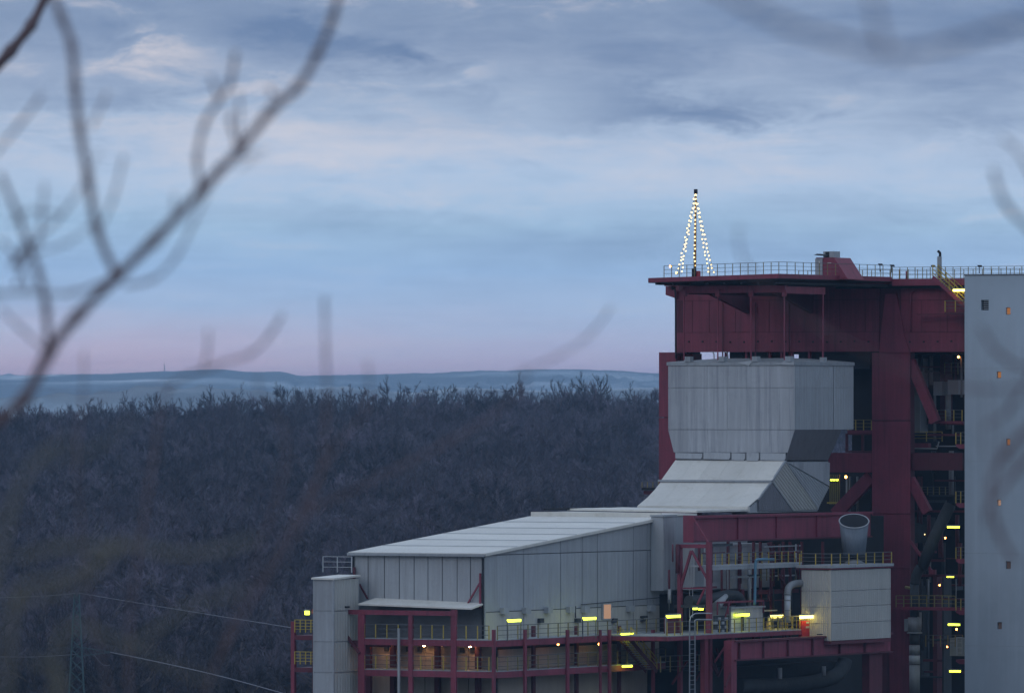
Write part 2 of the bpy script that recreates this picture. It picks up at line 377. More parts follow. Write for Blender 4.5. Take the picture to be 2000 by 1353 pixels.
fld = q.ramp(vc.outputs[0], [(0, (.27, .31, .33, 1)), (.35, (.4, .44, .46, 1)), (.6, (.33, .37, .38, 1)), (.85, (.46, .49, .5, 1)), (.95, (.56, .58, .58, 1))], 'CONSTANT')  # far fields paler and bluer: haze painted into the colour
wood_c = q.mix(f2, (.11, .13, .14, 1), (.2, .22, .23, 1))  # woods lightened and blued the same way to paint haze
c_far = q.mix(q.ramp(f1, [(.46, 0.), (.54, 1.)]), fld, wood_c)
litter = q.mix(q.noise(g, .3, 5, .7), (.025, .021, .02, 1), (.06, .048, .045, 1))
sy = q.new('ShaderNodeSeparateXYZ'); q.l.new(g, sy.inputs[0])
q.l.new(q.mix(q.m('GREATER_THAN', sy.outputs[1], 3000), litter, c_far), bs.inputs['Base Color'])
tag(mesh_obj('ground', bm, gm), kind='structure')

# ------------------------------------------------------------------ haze
bm = bmesh.new()
def wbox(x0, x1, y0, y1, z0, z1, bm):
    hexa(bm, [Vector(p) for p in ((x0, y0, z0), (x1, y0, z0), (x1, y1, z0), (x0, y1, z0), (x0, y0, z1), (x1, y0, z1), (x1, y1, z1), (x0, y1, z1))])
wbox(-27000, 27000, -4000, 27000, -110, 72, bm)
hm = bpy.data.materials.new('haze_air'); hm.use_nodes = True; hm.node_tree.nodes.clear()
pv = hm.node_tree.nodes.new('ShaderNodeVolumePrincipled'); ho = hm.node_tree.nodes.new('ShaderNodeOutputMaterial')
pv.inputs['Color'].default_value = (.38, .68, 1.0, 1); pv.inputs['Density'].default_value = 6e-5; pv.inputs['Anisotropy'].default_value = .1
hm.node_tree.links.new(pv.outputs[0], ho.inputs['Volume'])
tag(mesh_obj('haze', bm, hm), kind='stuff')

# ------------------------------------------------------------------ bare forest
def make_tree_mesh(seed, spread, upright, ntw=900, ht=18.0):
    r = random.Random(seed); tr = bmesh.new(); tw = bmesh.new(); tips = []
    def limb(p, d, L, rad, lvl):
        q_ = p; n_ = 3 if lvl < 2 else 2; pts = [p]
        for k in range(n_):
            d = (d + Vector((r.uniform(-1, 1), r.uniform(-1, 1), r.uniform(-.25, .55))) * .22).normalized()
            q_ = q_ + d * L / n_; pts.append(q_)
        rr = [rad * (1 - .5 * i / n_) for i in range(n_ + 1)]
        for i in range(n_): # 3-sided
            tube([pts[i], pts[i + 1]], [rr[i], rr[i + 1]], tr, 4 if lvl == 0 else 3, loc=False, caps=False)
        if lvl == 3: tips.append((pts, d, L)); return
        m_ = (6, 4, 4)[lvl]
        for i in range(m_):
            t = .45 + .55 * (i + 1) / m_ if lvl else .38 + .62 * (i + 1) / m_
            k = min(n_ - 1, int(t * n_)); p0 = pts[k].lerp(pts[k + 1], t * n_ - k)
            an = r.uniform(0, 6.283) if lvl else i * 2.4 + r.uniform(-.4, .4)
            side = Vector((math.cos(an), math.sin(an), 0)); side = (side - d * side.dot(d)).normalized()
            ang = (spread if lvl == 0 else .65) * r.uniform(.7, 1.25)
            dd = (d * math.cos(ang) + side * math.sin(ang) + ZV * upright).normalized()
            limb(p0, dd, L * (.5 if lvl == 0 else .6) * r.uniform(.75, 1.2), rad * (.5 if lvl == 0 else .55), lvl + 1)
    limb(Vector((0, 0, -1)), Vector((0, 0, 1)), ht * .62, .26, 0)
    per = max(2, ntw // max(1, len(tips)))
    for pts, d, L in tips:
        for _ in range(per):
            t = r.uniform(0, 1.0) * (len(pts) - 1); k = min(len(pts) - 2, int(t)); p = pts[k].lerp(pts[k + 1], t - k)
            dd = (d + Vector((r.uniform(-1, 1), r.uniform(-1, 1), r.uniform(-.5, 1.0))) * .95).normalized(); l_ = r.uniform(.45, 1.15)
            s = dd.cross(Vector((r.uniform(-1, 1), r.uniform(-1, 1), r.uniform(-1, 1)))).normalized() * r.uniform(.025, .04)
            tw.faces.new([tw.verts.new(p - s), tw.verts.new(p + s), tw.verts.new(p + dd * l_)])
    z1 = max(v.co.z for v in tw.verts); sc = ht / z1; rx = max(Vector((v.co.x, v.co.y)).length for v in tw.verts); wx = 5.6 * (.8 + spread * .35) / (rx * .72)
    for b_ in (tr, tw):
        bmesh.ops.scale(b_, vec=(wx, wx, sc), verts=b_.verts)
        for v in b_.verts:
            e = Vector((v.co.x / 5.4, v.co.y / 5.4, (v.co.z - .6 * ht) / (.4 * ht)))
            if e.length > 1 and v.co.z > .35 * ht:
                e *= e.length ** -.75; v.co = Vector((e.x * 5.4, e.y * 5.4, e.z * .4 * ht + .6 * ht))
    out = []
    for nm, b_, m_ in (('trunk', tr, BARK), ('crown', tw, TWIG if seed % 3 else TWIGO)):
        me = bpy.data.meshes.new(nm); b_.to_mesh(me); b_.free(); me.materials.append(m_); out.append(me)
    return out
TM = [make_tree_mesh(s, sp_, up, nt) for s, sp_, up, nt in ((11, .85, .2, 2700), (12, .7, .3, 2500), (13, 1.0, .15, 2900), (14, .65, .35, 2400), (15, .9, .12, 2700), (16, .8, .3, 2700))]
TB = make_tree_mesh(21, 1.0, .3, 3600)           # broad round crown
def put_tree(x, y, sc, label, group, mesh=None, cls='bare_tree', wd=1.0):
    z = H(x, y); t = bpy.data.objects.new(cls, None); C.objects.link(t); t.location = (x, y, z); t.scale = (sc * wd, sc * wd, sc)
    t.rotation_euler = (0, 0, R.uniform(0, 6.28)); tag(t, label, 'tree', group); ms = mesh or R.choice(TM)
    for nm, me in zip(('trunk', 'crown'), ms):
        o = bpy.data.objects.new(nm, me); C.objects.link(o); o.parent = t
    return t
# named single trees
def single(px, Y, sc, label, mesh=None, wd=1.0): return put_tree((px - 1000) / F * Y, Y, sc, label, None, mesh, 'bare_tree', wd)
single(800, 2120, 1.13, 'broad round bare crown rising highest left of centre on the forest crest', TB, .8)
single(547, 2120, 1.1, 'bare tree with open fan of twigs on the crest above the hall roof end', TM[3])
single(590, 985, 1.12, 'tall dark bare tree with forked trunk left of the hall roof', TM[1], 1.1)
single(872, 1010, 1.2, 'dark bare tree leaning behind the middle of the pale hall roof', TM[0])
single(735, 1030, 1.0, 'thin bare tree directly behind the left end of the hall roof', TM[3])
single(480, 1080, 1.0, 'dark bare tree with low forked limbs in the lower forest left of the plant', TM[4])
single(1040, 1120, 1.05, 'wide bare tree behind the high end of the pale hall roof', TM[2])
single(1145, 1250, 1.1, 'bare tree standing close left of the red steel frame on the forest slope', TM[2])
single(990, 2080, 1.12, 'wind-bent bare tree on the crest with crown open to the left', TM[2])
single(1145, 2090, 1.2, 'spiky bare tree topping the crest near the red frame', TM[5])
cnt = 8
# crest row
px = 24
while px < 1330:
    Y = YC - R.uniform(0, 75); x = (px - 1000) / F * Y
    put_tree(x, Y, R.uniform(.9, 1.14), 'bare deciduous tree on the forest crest against the far blue hills', 'bare trees along the forest crest', R.choice(TM), wd=R.uniform(.75, 1.05)); cnt += 1
    px += R.choice((R.uniform(14, 24), R.uniform(28, 52)))
NC = cnt
# nearest rows
used = [( (590 - 1000) / F * 985, 985)]
while cnt < 296:
    Y = 900 + 330 * R.random() ** 1.2; px = R.uniform(5, 1330); x = (px - 1000) / F * Y
    if any((x - a_) ** 2 + (Y - b_) ** 2 < 22 for a_, b_ in used): continue
    used.append((x, Y))
    put_tree(x, Y, R.uniform(.72, 1.05), 'bare deciduous tree among the nearest rows of the wood on the slope', 'nearest bare trees of the wood', R.choice(TM)); cnt += 1
# the rest: one mass on scattered points
pts = []; Y = 905.0
while Y < YC - 75:
    half0 = -1040 / F * Y; half1 = 420 / F * Y; x = half0
    dens = 6.6 if Y > 1150 else 8.5
    while x < half1:
        pts.append((x + R.uniform(-2, 2), Y + R.uniform(-3, 3))); x += dens * R.uniform(.7, 1.3)
    x = half1
    while x < 1100 / F * Y: pts.append((x + R.uniform(-3, 3), Y + R.uniform(-3, 3))); x += 14
    Y += 7.5 if Y > 1150 else 9.5
me = bpy.data.meshes.new('forest'); me.from_pydata([(x, y, H(x, y)) for x, y in pts], [], []); fo = bpy.data.objects.new('forest', me); C.objects.link(fo)
tag(fo, 'mass of bare winter trees covering the slope', None, None, 'stuff')
gt = bpy.data.node_groups.new('forest_scatter', 'GeometryNodeTree')
gt.interface.new_socket('Geometry', in_out='INPUT', socket_type='NodeSocketGeometry'); gt.interface.new_socket('Geometry', in_out='OUTPUT', socket_type='NodeSocketGeometry')
gi = gt.nodes.new('NodeGroupInput'); go = gt.nodes.new('NodeGroupOutput'); gj = gt.nodes.new('GeometryNodeJoinGeometry')
src = {}
for o in C.objects:
    if o.parent and o.name.startswith(('trunk', 'crown')) and o.data.name not in src: src[o.data.name] = o
geo2 = gt.nodes.new('GeometryNodeGeometryToInstance')
for ms in TM:
    jj = gt.nodes.new('GeometryNodeJoinGeometry')
    for me_ in ms:
        oi = gt.nodes.new('GeometryNodeObjectInfo'); oi.inputs['Object'].default_value = src[me_.name]; oi.transform_space = 'ORIGINAL'
        gt.links.new(oi.outputs['Geometry'], jj.inputs[0])
    g2 = gt.nodes.new('GeometryNodeGeometryToInstance'); gt.links.new(jj.outputs[0], g2.inputs[0]); gt.links.new(g2.outputs[0], geo2.inputs[0])
iop = gt.nodes.new('GeometryNodeInstanceOnPoints'); iop.inputs['Pick Instance'].default_value = True
gt.links.new(gi.outputs[0], iop.inputs['Points'])
jn = gt.nodes.new('GeometryNodeJoinGeometry')
for l in list(gt.links):
    if l.to_node == geo2: s_ = l.from_socket; gt.links.remove(l); gt.links.new(s_, jn.inputs[0])
gt.nodes.remove(geo2); gt.links.new(jn.outputs[0], iop.inputs['Instance'])
rv = gt.nodes.new('FunctionNodeRandomValue'); rv.data_type = 'FLOAT_VECTOR'; rv.inputs[0].default_value = (0, 0, 0); rv.inputs[1].default_value = (0, 0, 6.283)
rs = gt.nodes.new('FunctionNodeRandomValue'); rs.data_type = 'FLOAT_VECTOR'; rs.inputs[0].default_value = (.95, .95, .72); rs.inputs[1].default_value = (1.4, 1.4, 1.12); rs.inputs['Seed'].default_value = 4
ri = gt.nodes.new('FunctionNodeRandomValue'); ri.data_type = 'INT'; ri.inputs[4].default_value = 0; ri.inputs[5].default_value = len(TM) - 1; ri.inputs['Seed'].default_value = 9
gt.links.new(rv.outputs[0], iop.inputs['Rotation']); gt.links.new(rs.outputs[0], iop.inputs['Scale']); gt.links.new(ri.outputs[2], iop.inputs['Instance Index'])
gt.links.new(iop.outputs[0], go.inputs[0])
md = fo.modifiers.new('scatter', 'NODES'); md.node_group = gt

exec_parts = []
# ================================================================== the plant
# ---- boiler duct (hopper + chute) -------------------------------------------------
aL, aR = A(1305, 0), 0.0
bBk = B(1667, 0)
zT, zM, zL = Z(713, 0, 0), Z(839, 0, 0), Z(897, 0, 0)
aL2, aR2 = A(1319, 0), A(1534, 0)
duct = Thing('boiler_duct', 'big grey clad flue duct hanging in the red steel frame with sloping chute', 'duct', (aL, 0, zL))
# body
bm = lbox(aL + .06, aR - .06, .06, bBk - .06, zM, zT - .02); duct.part('core', bm, CLAD)
b2 = B(1638, 0)
bm = bmesh.new()
hexa(bm, [W((aL2 + .06, .06, zL)), W((aR2 - .06, .06, zL)), W((aR2 - .06, b2, zL)), W((aL2 + .06, b2, zL)), W((aL + .06, .06, zM)), W((aR - .06, .06, zM)), W((aR - .06, b2 + .6, zM)), W((aL + .06, b2 + .6, zM))])
duct.part('hopper_core', bm, DARKC)
def zat(py): return Z(py, 0, 0)
# front skin: rows by height, columns by seam
def xl(z): return aL if z >= zM else aL + (aL2 - aL) * (zM - z) / (zM - zL)
def xr(z): return aR if z >= zM else aR + (aR2 - aR) * (zM - z) / (zM - zL)
rowsz = [zT, zat(757), zM + .0, zat(884)]
cols = [0, .155, .31, .47, .62, .76, .88, 1]
for z1, z0 in zip(rowsz, rowsz[1:]):
    for c0, c1 in zip(cols, cols[1:]):
        def X(c, z): l, r_ = xl(z), xr(z); return l + (r_ - l) * c
        gz = .022; gx = .0004
        j = R.uniform(-.012, .012)
        poly = [(X(c0 + gx, z0), .0 + j, z0 + gz), (X(c1 - gx, z0), .0 + j, z0 + gz), (X(c1 - gx, z1), .0 + j, z1 - gz), (X(c0 + gx, z1), .0 + j, z1 - gz)]
        duct.part('front_panel', prism(poly, V * .05), CLADS)
# loose lower flap row
fl = [(1319, 1371, 896), (1374, 1426, 897), (1429, 1455, 899), (1458, 1482, 900), (1485, 1534, 899)]
for i, (p0, p1, yb) in enumerate(fl):
    b_ = -.12 - .05 * (i % 2)
    poly = [PA(p0, yb - 1, b_), PA(p1 - 3, yb, b_), PA(p1, yb - 4, b_), PA(p1, 884, b_ + .1), PA(p0, 883, b_ + .1)]
    duct.part('flap', prism(poly, V * .04), CLAD, label='bent loose cladding sheet')
duct.part('shadow_gap', abox(-.03, 1321, 1532, 884, 900, .08), TRIM)  # dark strip painting the shade behind the flaps
# side skin
zrow = [zT, zat(757), zM]
sb = [0, B(1590, 0), B(1628, 0), bBk]
for z1, z0 in zip(zrow, zrow[1:]):
    for b0, b1 in zip(sb, sb[1:]):
        duct.part('side_panel', corrugate([(.0, b0 + .01, z0 + .01), (.0, b1 - .01, z0 + .01), (.0, b1 - .01, z1 - .01), (.0, b0 + .01, z1 - .01)], ZV, U, .3, .02), CLAD)
duct.part('corner_trim', lbox(-.12, .05, -.07, .12, zM, zT), TRIMG)
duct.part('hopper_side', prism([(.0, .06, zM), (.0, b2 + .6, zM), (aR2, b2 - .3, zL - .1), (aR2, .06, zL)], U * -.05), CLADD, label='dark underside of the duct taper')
# cap with slightly lifted flashings
capz = zT + .32
duct.part('cap', prism([(aL - .1, -.1, zT), (aR + .1, -.1, zT), (aR + .1, bBk, zT), (aL - .1, bBk, zT)], ZV * .28), TRIMG)
bm = bmesh.new(); prism([PA(1440, 708, -.18), PA(1462, 714, -.18), PA(1470, 706, -.18), PA(1468, 704, -.18)], V * .3, bm); prism([PA(1515, 712, -.2), PA(1550, 713, -.2), PA(1552, 708, -.2), PA(1530, 706, -.2)], V * .3, bm)
duct.part('lifted_flashing', bm, GALV)
bm = bmesh.new(); hexa(bm, [W((aL - .1, -.1, zT + .285)), W((aR + .1, -.1, zT + .285)), W((aR + .1, bBk, zT + .285)), W((aL - .1, bBk, zT + .285)), W((aL + 3, 4, zT + .62)), W((aR - 3, 4, zT + .62)), W((aR - 3, bBk - 3, zT + .62)), W((aL + 3, bBk - 3, zT + .62))])
duct.part('top_sheet', bm, TRIMG)
# chute: sloping front sheets
a1 = aR2
s0 = (0.0, Z(899, a1, 0)); bq = B(1507, a1); s1 = (bq, Z(938, a1, bq)); bq2 = B(1480, a1); s2 = (bq2, Z(975, a1, bq2)); s3 = (bq2, Z(998, a1, bq2))
aLc = aL2
def slab(a0, a1_, p, q_, th=.06, bm=None):
    bm = bm or bmesh.new(); (b0, z0), (b1, z1) = p, q_
    nn = (U.cross(V * (b1 - b0) + ZV * (z1 - z0))).normalized()
    if nn.z < 0: nn = -nn
    prism([(a0, b0, z0), (a1_, b0, z0), (a1_, b1, z1), (a0, b1, z1)], nn * -th, bm); return bm
seam = [0, .17, .33, .5, .67, .83, 1]
for c0, c1 in zip(seam, seam[1:]):
    w0 = aLc + (a1 - aLc) * c0 + .006; w1 = aLc + (a1 - aLc) * c1 - .006
    duct.part('upper_slope_sheet', slab(w0, w1, s0, s1), ROOFM)
duct.part('slope_edge_trim', lbox(aLc - .2, a1 + .06, s1[0] - .25, s1[0] - .05, s1[1] - .15, s1[1] + .03), TRIMG)
# lower slope curves out at its foot
prof = [(s1[0] - .1, s1[1] - .16), ((s1[0] * .55 + s2[0] * .45), s1[1] * .5 + s2[1] * .5), (s2[0] - .0, s2[1] + .1), (s2[0] - 1.7, s3[1] + .42)]
foot = s2[0] - 1.7
aF0 = A(1240, foot) ; aF1 = A(1480, bq2)
for c0, c1 in zip(seam, seam[1:]):
    bm = bmesh.new()
    w0 = aLc + (a1 - aLc) * c0 + .006; w1 = aLc + (a1 - aLc) * c1 - .006
    for k in range(3): slab(w0, w1, prof[k], prof[k + 1], bm=bm)
    duct.part('lower_slope_sheet', bm, ROOFM)
duct.part('foot_fascia', lbox(aLc, a1, foot - .05, foot + .3, s3[1], s3[1] + .4), ROOFM)
bL = lambda px_: B(px_, a1)
core = [(a1 - .1, s0[0], s0[1]), (a1 - .1, s1[0], s1[1] - .1), (a1 - .1, s2[0], s2[1]), (a1 - .1, foot, s3[1] + .3), (a1 - .1, foot, s3[1]), (a1 - .1, bL(1598), s3[1]), (a1 - .1, bL(1619), Z(950, a1, bL(1619))), (a1 - .1, bL(1620), s0[1])]
duct.part('chute_core', prism([(p[0], p[1], p[2] - .12) for p in core], U * (aLc - a1 + .25)), CLAD)
# side faces of the chute
pS = lambda x_, y_: PB(x_, y_, a1)
diag = (W(pS(1549, 997)) - W(pS(1507, 940))).normalized()
duct.part('side_sheet', corrugate([pS(1534, 901), pS(1508, 940), pS(1549, 997), pS(1597, 994)], diag, U, .3, .05), CORR)
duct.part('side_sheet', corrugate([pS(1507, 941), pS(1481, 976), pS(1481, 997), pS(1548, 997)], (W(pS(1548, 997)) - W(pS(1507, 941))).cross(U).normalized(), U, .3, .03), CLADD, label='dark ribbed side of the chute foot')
duct.part('side_sheet', corrugate([pS(1537, 904), pS(1598, 992), pS(1619, 951)], diag, U, .26, .04), CLAD)
duct.part('side_sheet', prism([pS(1536, 902), pS(1619, 949), pS(1620, 903)], U * .05), CLADS)
bm = bmesh.new(); bar(pS(1534, 900), pS(1508, 939), .16, bm=bm); bar(pS(1508, 940), pS(1549, 997), .12, bm=bm); bar(pS(1535, 901), pS(1598, 993), .12, bm=bm); bar(pS(1507, 940), pS(1480, 976), .14, bm=bm)
duct.part('edge_trim', bm, TRIMG)

# ---- long hall (precipitator) ------------------------------------------------------
aH = a1; bN, bF_ = B(947, aH), B(1291, aH)
aHL = A(690, bN)
zE = Z(1081, aH, bN); zR = Z(1011, aH, bF_); zB = Z(1262, aH, bN)
hall = Thing('precipitator_hall', 'long grey panelled hall with pale sloping roof in front of the wood', 'industrial hall', (aH, bN, GZ))
core = [(aH - .08, bN + .08, zB), (aH - .08, bN + .08, zE - .05), (aH - .08, bF_, zR - .05), (aH - .08, bF_, zB)]
hall.part('wall', prism(core, U * (aHL - aH + .16)), TRIM)
bsm = [947, 1023, 1095, 1137, 1167, 1237, 1264, 1291]
def zroof(b): return zE + (zR - zE) * (b - bN) / (bF_ - bN)
zs = Z(1083, aH, bN) ; zs = Z(1084, aH, bN); zmid = Z(1195, aH, bN)
zs = zE - .12
g_ = .035
for i, (p0, p1) in enumerate(zip(bsm, bsm[1:])):
    b0, b1 = B(p0, aH) + g_, B(p1, aH) - g_; mt = CLAD
    hall.part('wall_panel', prism([(aH, b0, zs + g_), (aH, b1, zs + g_), (aH, b1, zroof(b1) - .1), (aH, b0, max(zs + .06, zroof(b0) - .1))], U * -.06), mt)
    hall.part('wall_panel', corrugate([(aH, b0, zmid + g_), (aH, b1, zmid + g_), (aH, b1, zs - g_), (aH, b0, zs - g_)], ZV, U, .6, .012), mt)
    hall.part('wall_panel', corrugate([(aH, b0, zB), (aH, b1, zB), (aH, b1, zmid - g_), (aH, b0, zmid - g_)], ZV, U, .6, .012), CORR)
asm = [690, 719, 751, 780, 809, 836, 864, 893, 919, 942]
zAb = Z(1186, aH, bN)
for p0, p1 in zip(asm, asm[1:]):
    q0, q1 = A(p0, bN) + .035, A(p1, bN) - .035
    hall.part('end_panel', corrugate([(q0, bN, zAb), (q1, bN, zAb), (q1, bN, zE - .15), (q0, bN, zE - .15)], ZV, -V, .5, .012), CLAD)
# drain pipes at the corner
bm = tube([(A(943, bN - .15), bN - .15, zE - .3), (A(943, bN - .15), bN - .15, zB)], .09, seg=8); tube([(aHL + .1, bN - .12, zE - .3), (aHL + .1, bN - .12, zAb)], .07, bm, 8); hall.part('drain_pipe', bm, DARK)
hall.part('corner_trim', lbox(aH - .2, aH + .03, bN - .06, bN + .1, zB, zE - .1), TRIMG)
# roof sheets running along the eave direction, stepped
nr = 6
for k in range(nr):
    t0, t1 = k / nr, (k + 1) / nr; b0 = bN - .35 + (bF_ - bN + .35) * t0; b1 = bN - .35 + (bF_ - bN + .35) * t1 - .1
    hall.part('roof_sheet', prism([(aHL - .25, b0, zroof(b0)), (aH + .22, b0, zroof(b0)), (aH + .22, b1, zroof(b1) + .0), (aHL - .25, b1, zroof(b1) + .0)], ZV * .07), ROOFM)
for k in range(1, nr):
    bb_ = bN + (bF_ - bN) * k / nr; big = True
    hall.part('roof_seam', prism([(aHL - .2, bb_, zroof(bb_) + .071), (aH + .2, bb_, zroof(bb_) + .071), (aH + .2, bb_ + (.06 if big else .07), zroof(bb_ + .16) + .071), (aHL - .2, bb_ + (.06 if big else .07), zroof(bb_ + .16) + .071)], ZV * .03), TRIMG)
hall.part('roof_deck', prism([(aHL - .2, bN - .3, zroof(bN - .3) - .1), (aH + .17, bN - .3, zroof(bN - .3) - .1), (aH + .17, bF_, zR - .1), (aHL - .2, bF_, zR - .1)], ZV * .09), TRIMG)
hall.part('gutter', lbox(aHL - .3, aH + .2, bN - .5, bN - .37, zE - .22, zE - .02), TRIMG)
bm = bmesh.new()
bar((aH + .2, bN - .3, zroof(bN - .3) - .06), (aH + .2, bF_, zR - .06), .1, .2, bm); hall.part('verge_trim', bm, ROOFM)
# vents and small boxes low on the long side
for p_ in (981, 1024, 1067, 1110, 1139, 1227, 1268):
    b_ = B(p_, aH); z_ = Z(1192 - (p_ - 947) * .018, aH, b_)
    bm = lbox(aH + .01, aH + .4, b_ - .42, b_ + .42, z_ - .28, z_ + .22); hall.part('vent_box', bm, CLAD)
for p_ in (1053, 1125, 1197):
    b_ = B(p_, aH); z_ = Z(1211, aH, b_); hall.part('junction_box', lbox(aH + .01, aH + .3, b_ - .3, b_ + .3, z_ - .18, z_ + .18), DARKC)
b_ = B(1254, aH); z_ = Z(1207, aH, b_); bm = lbox(aH + .01, aH + .35, b_ - .35, b_ + .35, z_ + .06, z_ + .22); lbox(aH + .01, aH + .35, b_ - .35, b_ + .35, z_ - .22, z_ - .06, bm); hall.part('louvre', bm, DARKC)
b_ = B(1183, aH); z_ = Z(1194, aH, b_)
fr = hall.part('window', lbox(aH + .01, aH + .16, b_ - .75, b_ + .75, z_ - .65, z_ + .65), TRIMG)
hall.part('pane', lbox(aH + .165, aH + .18, b_ - .6, b_ + .55, z_ - .55, z_ + .6), WINM, fr, 'window lit pale orange')
bm = bmesh.new(); bar(PB(1135, 1180, aH + .15), PB(1291, 1166, aH + .15), .05, bm=bm); bar(PB(1124, 1183, aH + .15), PB(1124, 1206, aH + .15), .07, bm=bm); hall.part('conduit', bm, DARK)
# canopy roof under the end wall
cz0 = Z(1176, aHL, bN - 3); 
cp = [PA(703, 1180, bN - 2.6), PA(775, 1178, bN - 2.6), PA(940, 1189, bN - 2.6)]
bm = prism([(A(700, bN - 2.6), bN - 2.6, Z(1183, 0, bN)), (aH - .05, bN - 2.0, Z(1189, 0, bN)), (aH - .05, bN, Z(1180, 0, bN)), (A(700, bN - 2.6), bN, Z(1173, 0, bN))], ZV * .12)
hall.part('canopy', bm, ROOFM)
bm = bmesh.new(); b_ = bN - .25
bar((A(938, b_), b_, Z(1119, 0, bN)), (A(938, b_), b_, Z(1187, 0, bN)), .14, bm=bm); bar((A(937, b_), b_, Z(1138, 0, bN)), (A(914, b_), b_, Z(1178, 0, bN)), .12, bm=bm)
hall.part('stay', bm, RED)
bm = bmesh.new(); bar((A(692, b_), b_, Z(1110, 0, bN)), (A(692, b_), b_, Z(1180, 0, bN)), .16, bm=bm); bar((A(702, b_), b_, Z(1143, 0, bN)), (A(718, b_), b_, Z(1172, 0, bN)), .12, bm=bm)
hall.part('stay', bm, RED2)
# lower storeys under the canopy: beige bays behind the galleries
hb = bN + 2.0
aW0, aW1 = A(700, hb), aH - .1
bays = [705, 730, 775, 800, 830, 860, 890, 915, 940, 962]
for lvl, (y0, y1) in enumerate(((1192, 1246), (1254, 1312), (1318, 1380))):
    z1, z0 = Z(y0, 0, hb), Z(y1, 0, hb)
    for p0, p1 in zip(bays, bays[1:]):
        q0, q1 = A(p0, hb) + .03, A(p1, hb) - .03
        if q1 > aH - .15: q1 = aH - .15
        if q1 <= q0: continue
        hall.part('bay_panel', lbox(q0, q1, hb, hb + .1, z0, z1), BEIGE if lvl else CLAD)
    # doors / gear
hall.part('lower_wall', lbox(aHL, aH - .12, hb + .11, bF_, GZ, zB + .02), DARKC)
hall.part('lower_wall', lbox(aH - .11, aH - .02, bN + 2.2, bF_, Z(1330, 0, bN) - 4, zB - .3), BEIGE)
for k, p_ in enumerate((757, 800, 822, 905, 925)):
    for lv, y_ in enumerate((1207, 1270)):
        z_ = Z(y_, 0, hb); q0 = A(p_, hb); hall.part('junction_box', lbox(q0 - .2, q0 + .15, hb - .2, hb - .01, z_ - .2, z_ + .2), DARKC)

# ---- hall roof link strip between hall and chute -------------------------------------
link = Thing('duct_link', 'low flat pale roofed duct joining the hall to the chute foot', 'duct', (aH, bF_, Z(1100, 0, 0)))
zl0 = Z(1008, aH, bF_ + .1)
for k in range(5):
    b0 = bF_ + .02 + (foot - bF_ - .1) * k / 5; b1 = bF_ + .02 + (foot - bF_ - .1) * (k + 1) / 5 - .04
    dz = .25 * (k > 1)
    link.part('roof_sheet', prism([(aHL - .1, b0, zl0 + dz + .1), (aH + .1, b0, zl0 + dz), (aH + .1, b1, zl0 + dz + .02), (aHL - .1, b1, zl0 + dz + .12)], ZV * .16), ROOFM)
link.part('wall', lbox(aHL, aH - .02, bF_ + .02, foot - .1, Z(1160, 0, 0), zl0 - .02), CLAD)
link.part('edge_beam', lbox(aHL - .1, aHL + .12, bF_ + 2, foot - .1, zl0 + .42, zl0 + .56), DARK)
link.part('parapet', lbox(aHL - .1, aH + .1, bF_ - .12, bF_ + .01, zR - .1, zl0 + .3), ROOFM)
ex = Thing('side_duct', 'narrow upright grey clad duct box at the far end of the hall wall', 'duct', PB(1293, 1152, aH + 1.3))
bm = bbox(aH + 1.25, 1297, 1319, 1008, 1152, 1.2); ex.part('side_panel', bm, CLADS); ex.part('front_panel', lbox(aH + .05, aH + 1.2, B(1297, aH + 1.25) - .06, B(1297, aH + 1.25) - .005, Z(1152, aH, bF_), Z(1009, aH, bF_)), CLAD)
ex.part('top_cap', lbox(aH + .0, aH + 1.35, B(1297, aH + 1.25) - .15, B(1319, aH + 1.25) + .1, Z(1008, aH, bF_), Z(1008, aH, bF_) + .14), TRIMG)

# ---- left clad shaft -----------------------------------------------------------------
bS = bN - 5.0; aS = A(651, bS); aS0 = A(613, bS); bS1 = B(700, aS)
zS = Z(1130, aS, bS)
sh = Thing('clad_shaft', 'narrow corrugated grey shaft tower at the left end of the plant', 'tower', (aS, bS, GZ))
sh.part('core', lbox(aS0 + .04, aS - .04, bS + .04, bS1 - .04, GZ, zS - .05), CLAD)
for (y0, y1) in ((1131, 1192), (1194, 1252), (1254, 1312), (1314, 1380)):
    z1, z0 = Z(y0, aS, bS), Z(y1, aS, bS)
    sh.part('front_sheet', corrugate([(aS0, bS, z0), (aS - .02, bS, z0), (aS - .02, bS, z1), (aS0, bS, z1)], ZV, -V, .4, .02), CLAD)
    sh.part('side_sheet', corrugate([(aS, bS + .02, z0), (aS, bS1, z0), (aS, bS1, z1), (aS, bS + .02, z1)], ZV, U, .4, .05), CORR)
sh.part('front_sheet', lbox(aS0, aS, bS - .02, bS, GZ, Z(1380, aS, bS) - .02), CLAD)
bm = bmesh.new(); bar((aS, bS, zS), (aS, bS, Z(1380, aS, bS)), .14, bm=bm); bar((aS0, bS, zS), (aS0, bS, Z(1380, aS, bS)), .1, bm=bm); bar((aS, bS1, zS), (aS, bS1, Z(1380, aS, bS)), .1, bm=bm); sh.part('corner_trim', bm, TRIMG)
sh.part('roof', prism([(aS0 - .15, bS - .15, zS - .05), (aS + .15, bS - .15, zS - .08), (aS + .15, bS1 + .15, zS + .12), (aS0 - .15, bS1 + .15, zS + .12)], ZV * .14), ROOFM)
sh.part('grille', lbox(aS + .06, aS + .1, B(672, aS), B(681, aS), Z(1187, aS, bS), Z(1184, aS, bS)), DARK)
railing('grey railing behind the shaft roof at the left end of the hall', [(A(631, bN - 1), bN - 1, Z(1120, 0, bN)), (A(687, bN - 1), bN - 1, Z(1120, 0, bN))], h=1.25, sp=1.3, postm=GALV, railm=GALV)

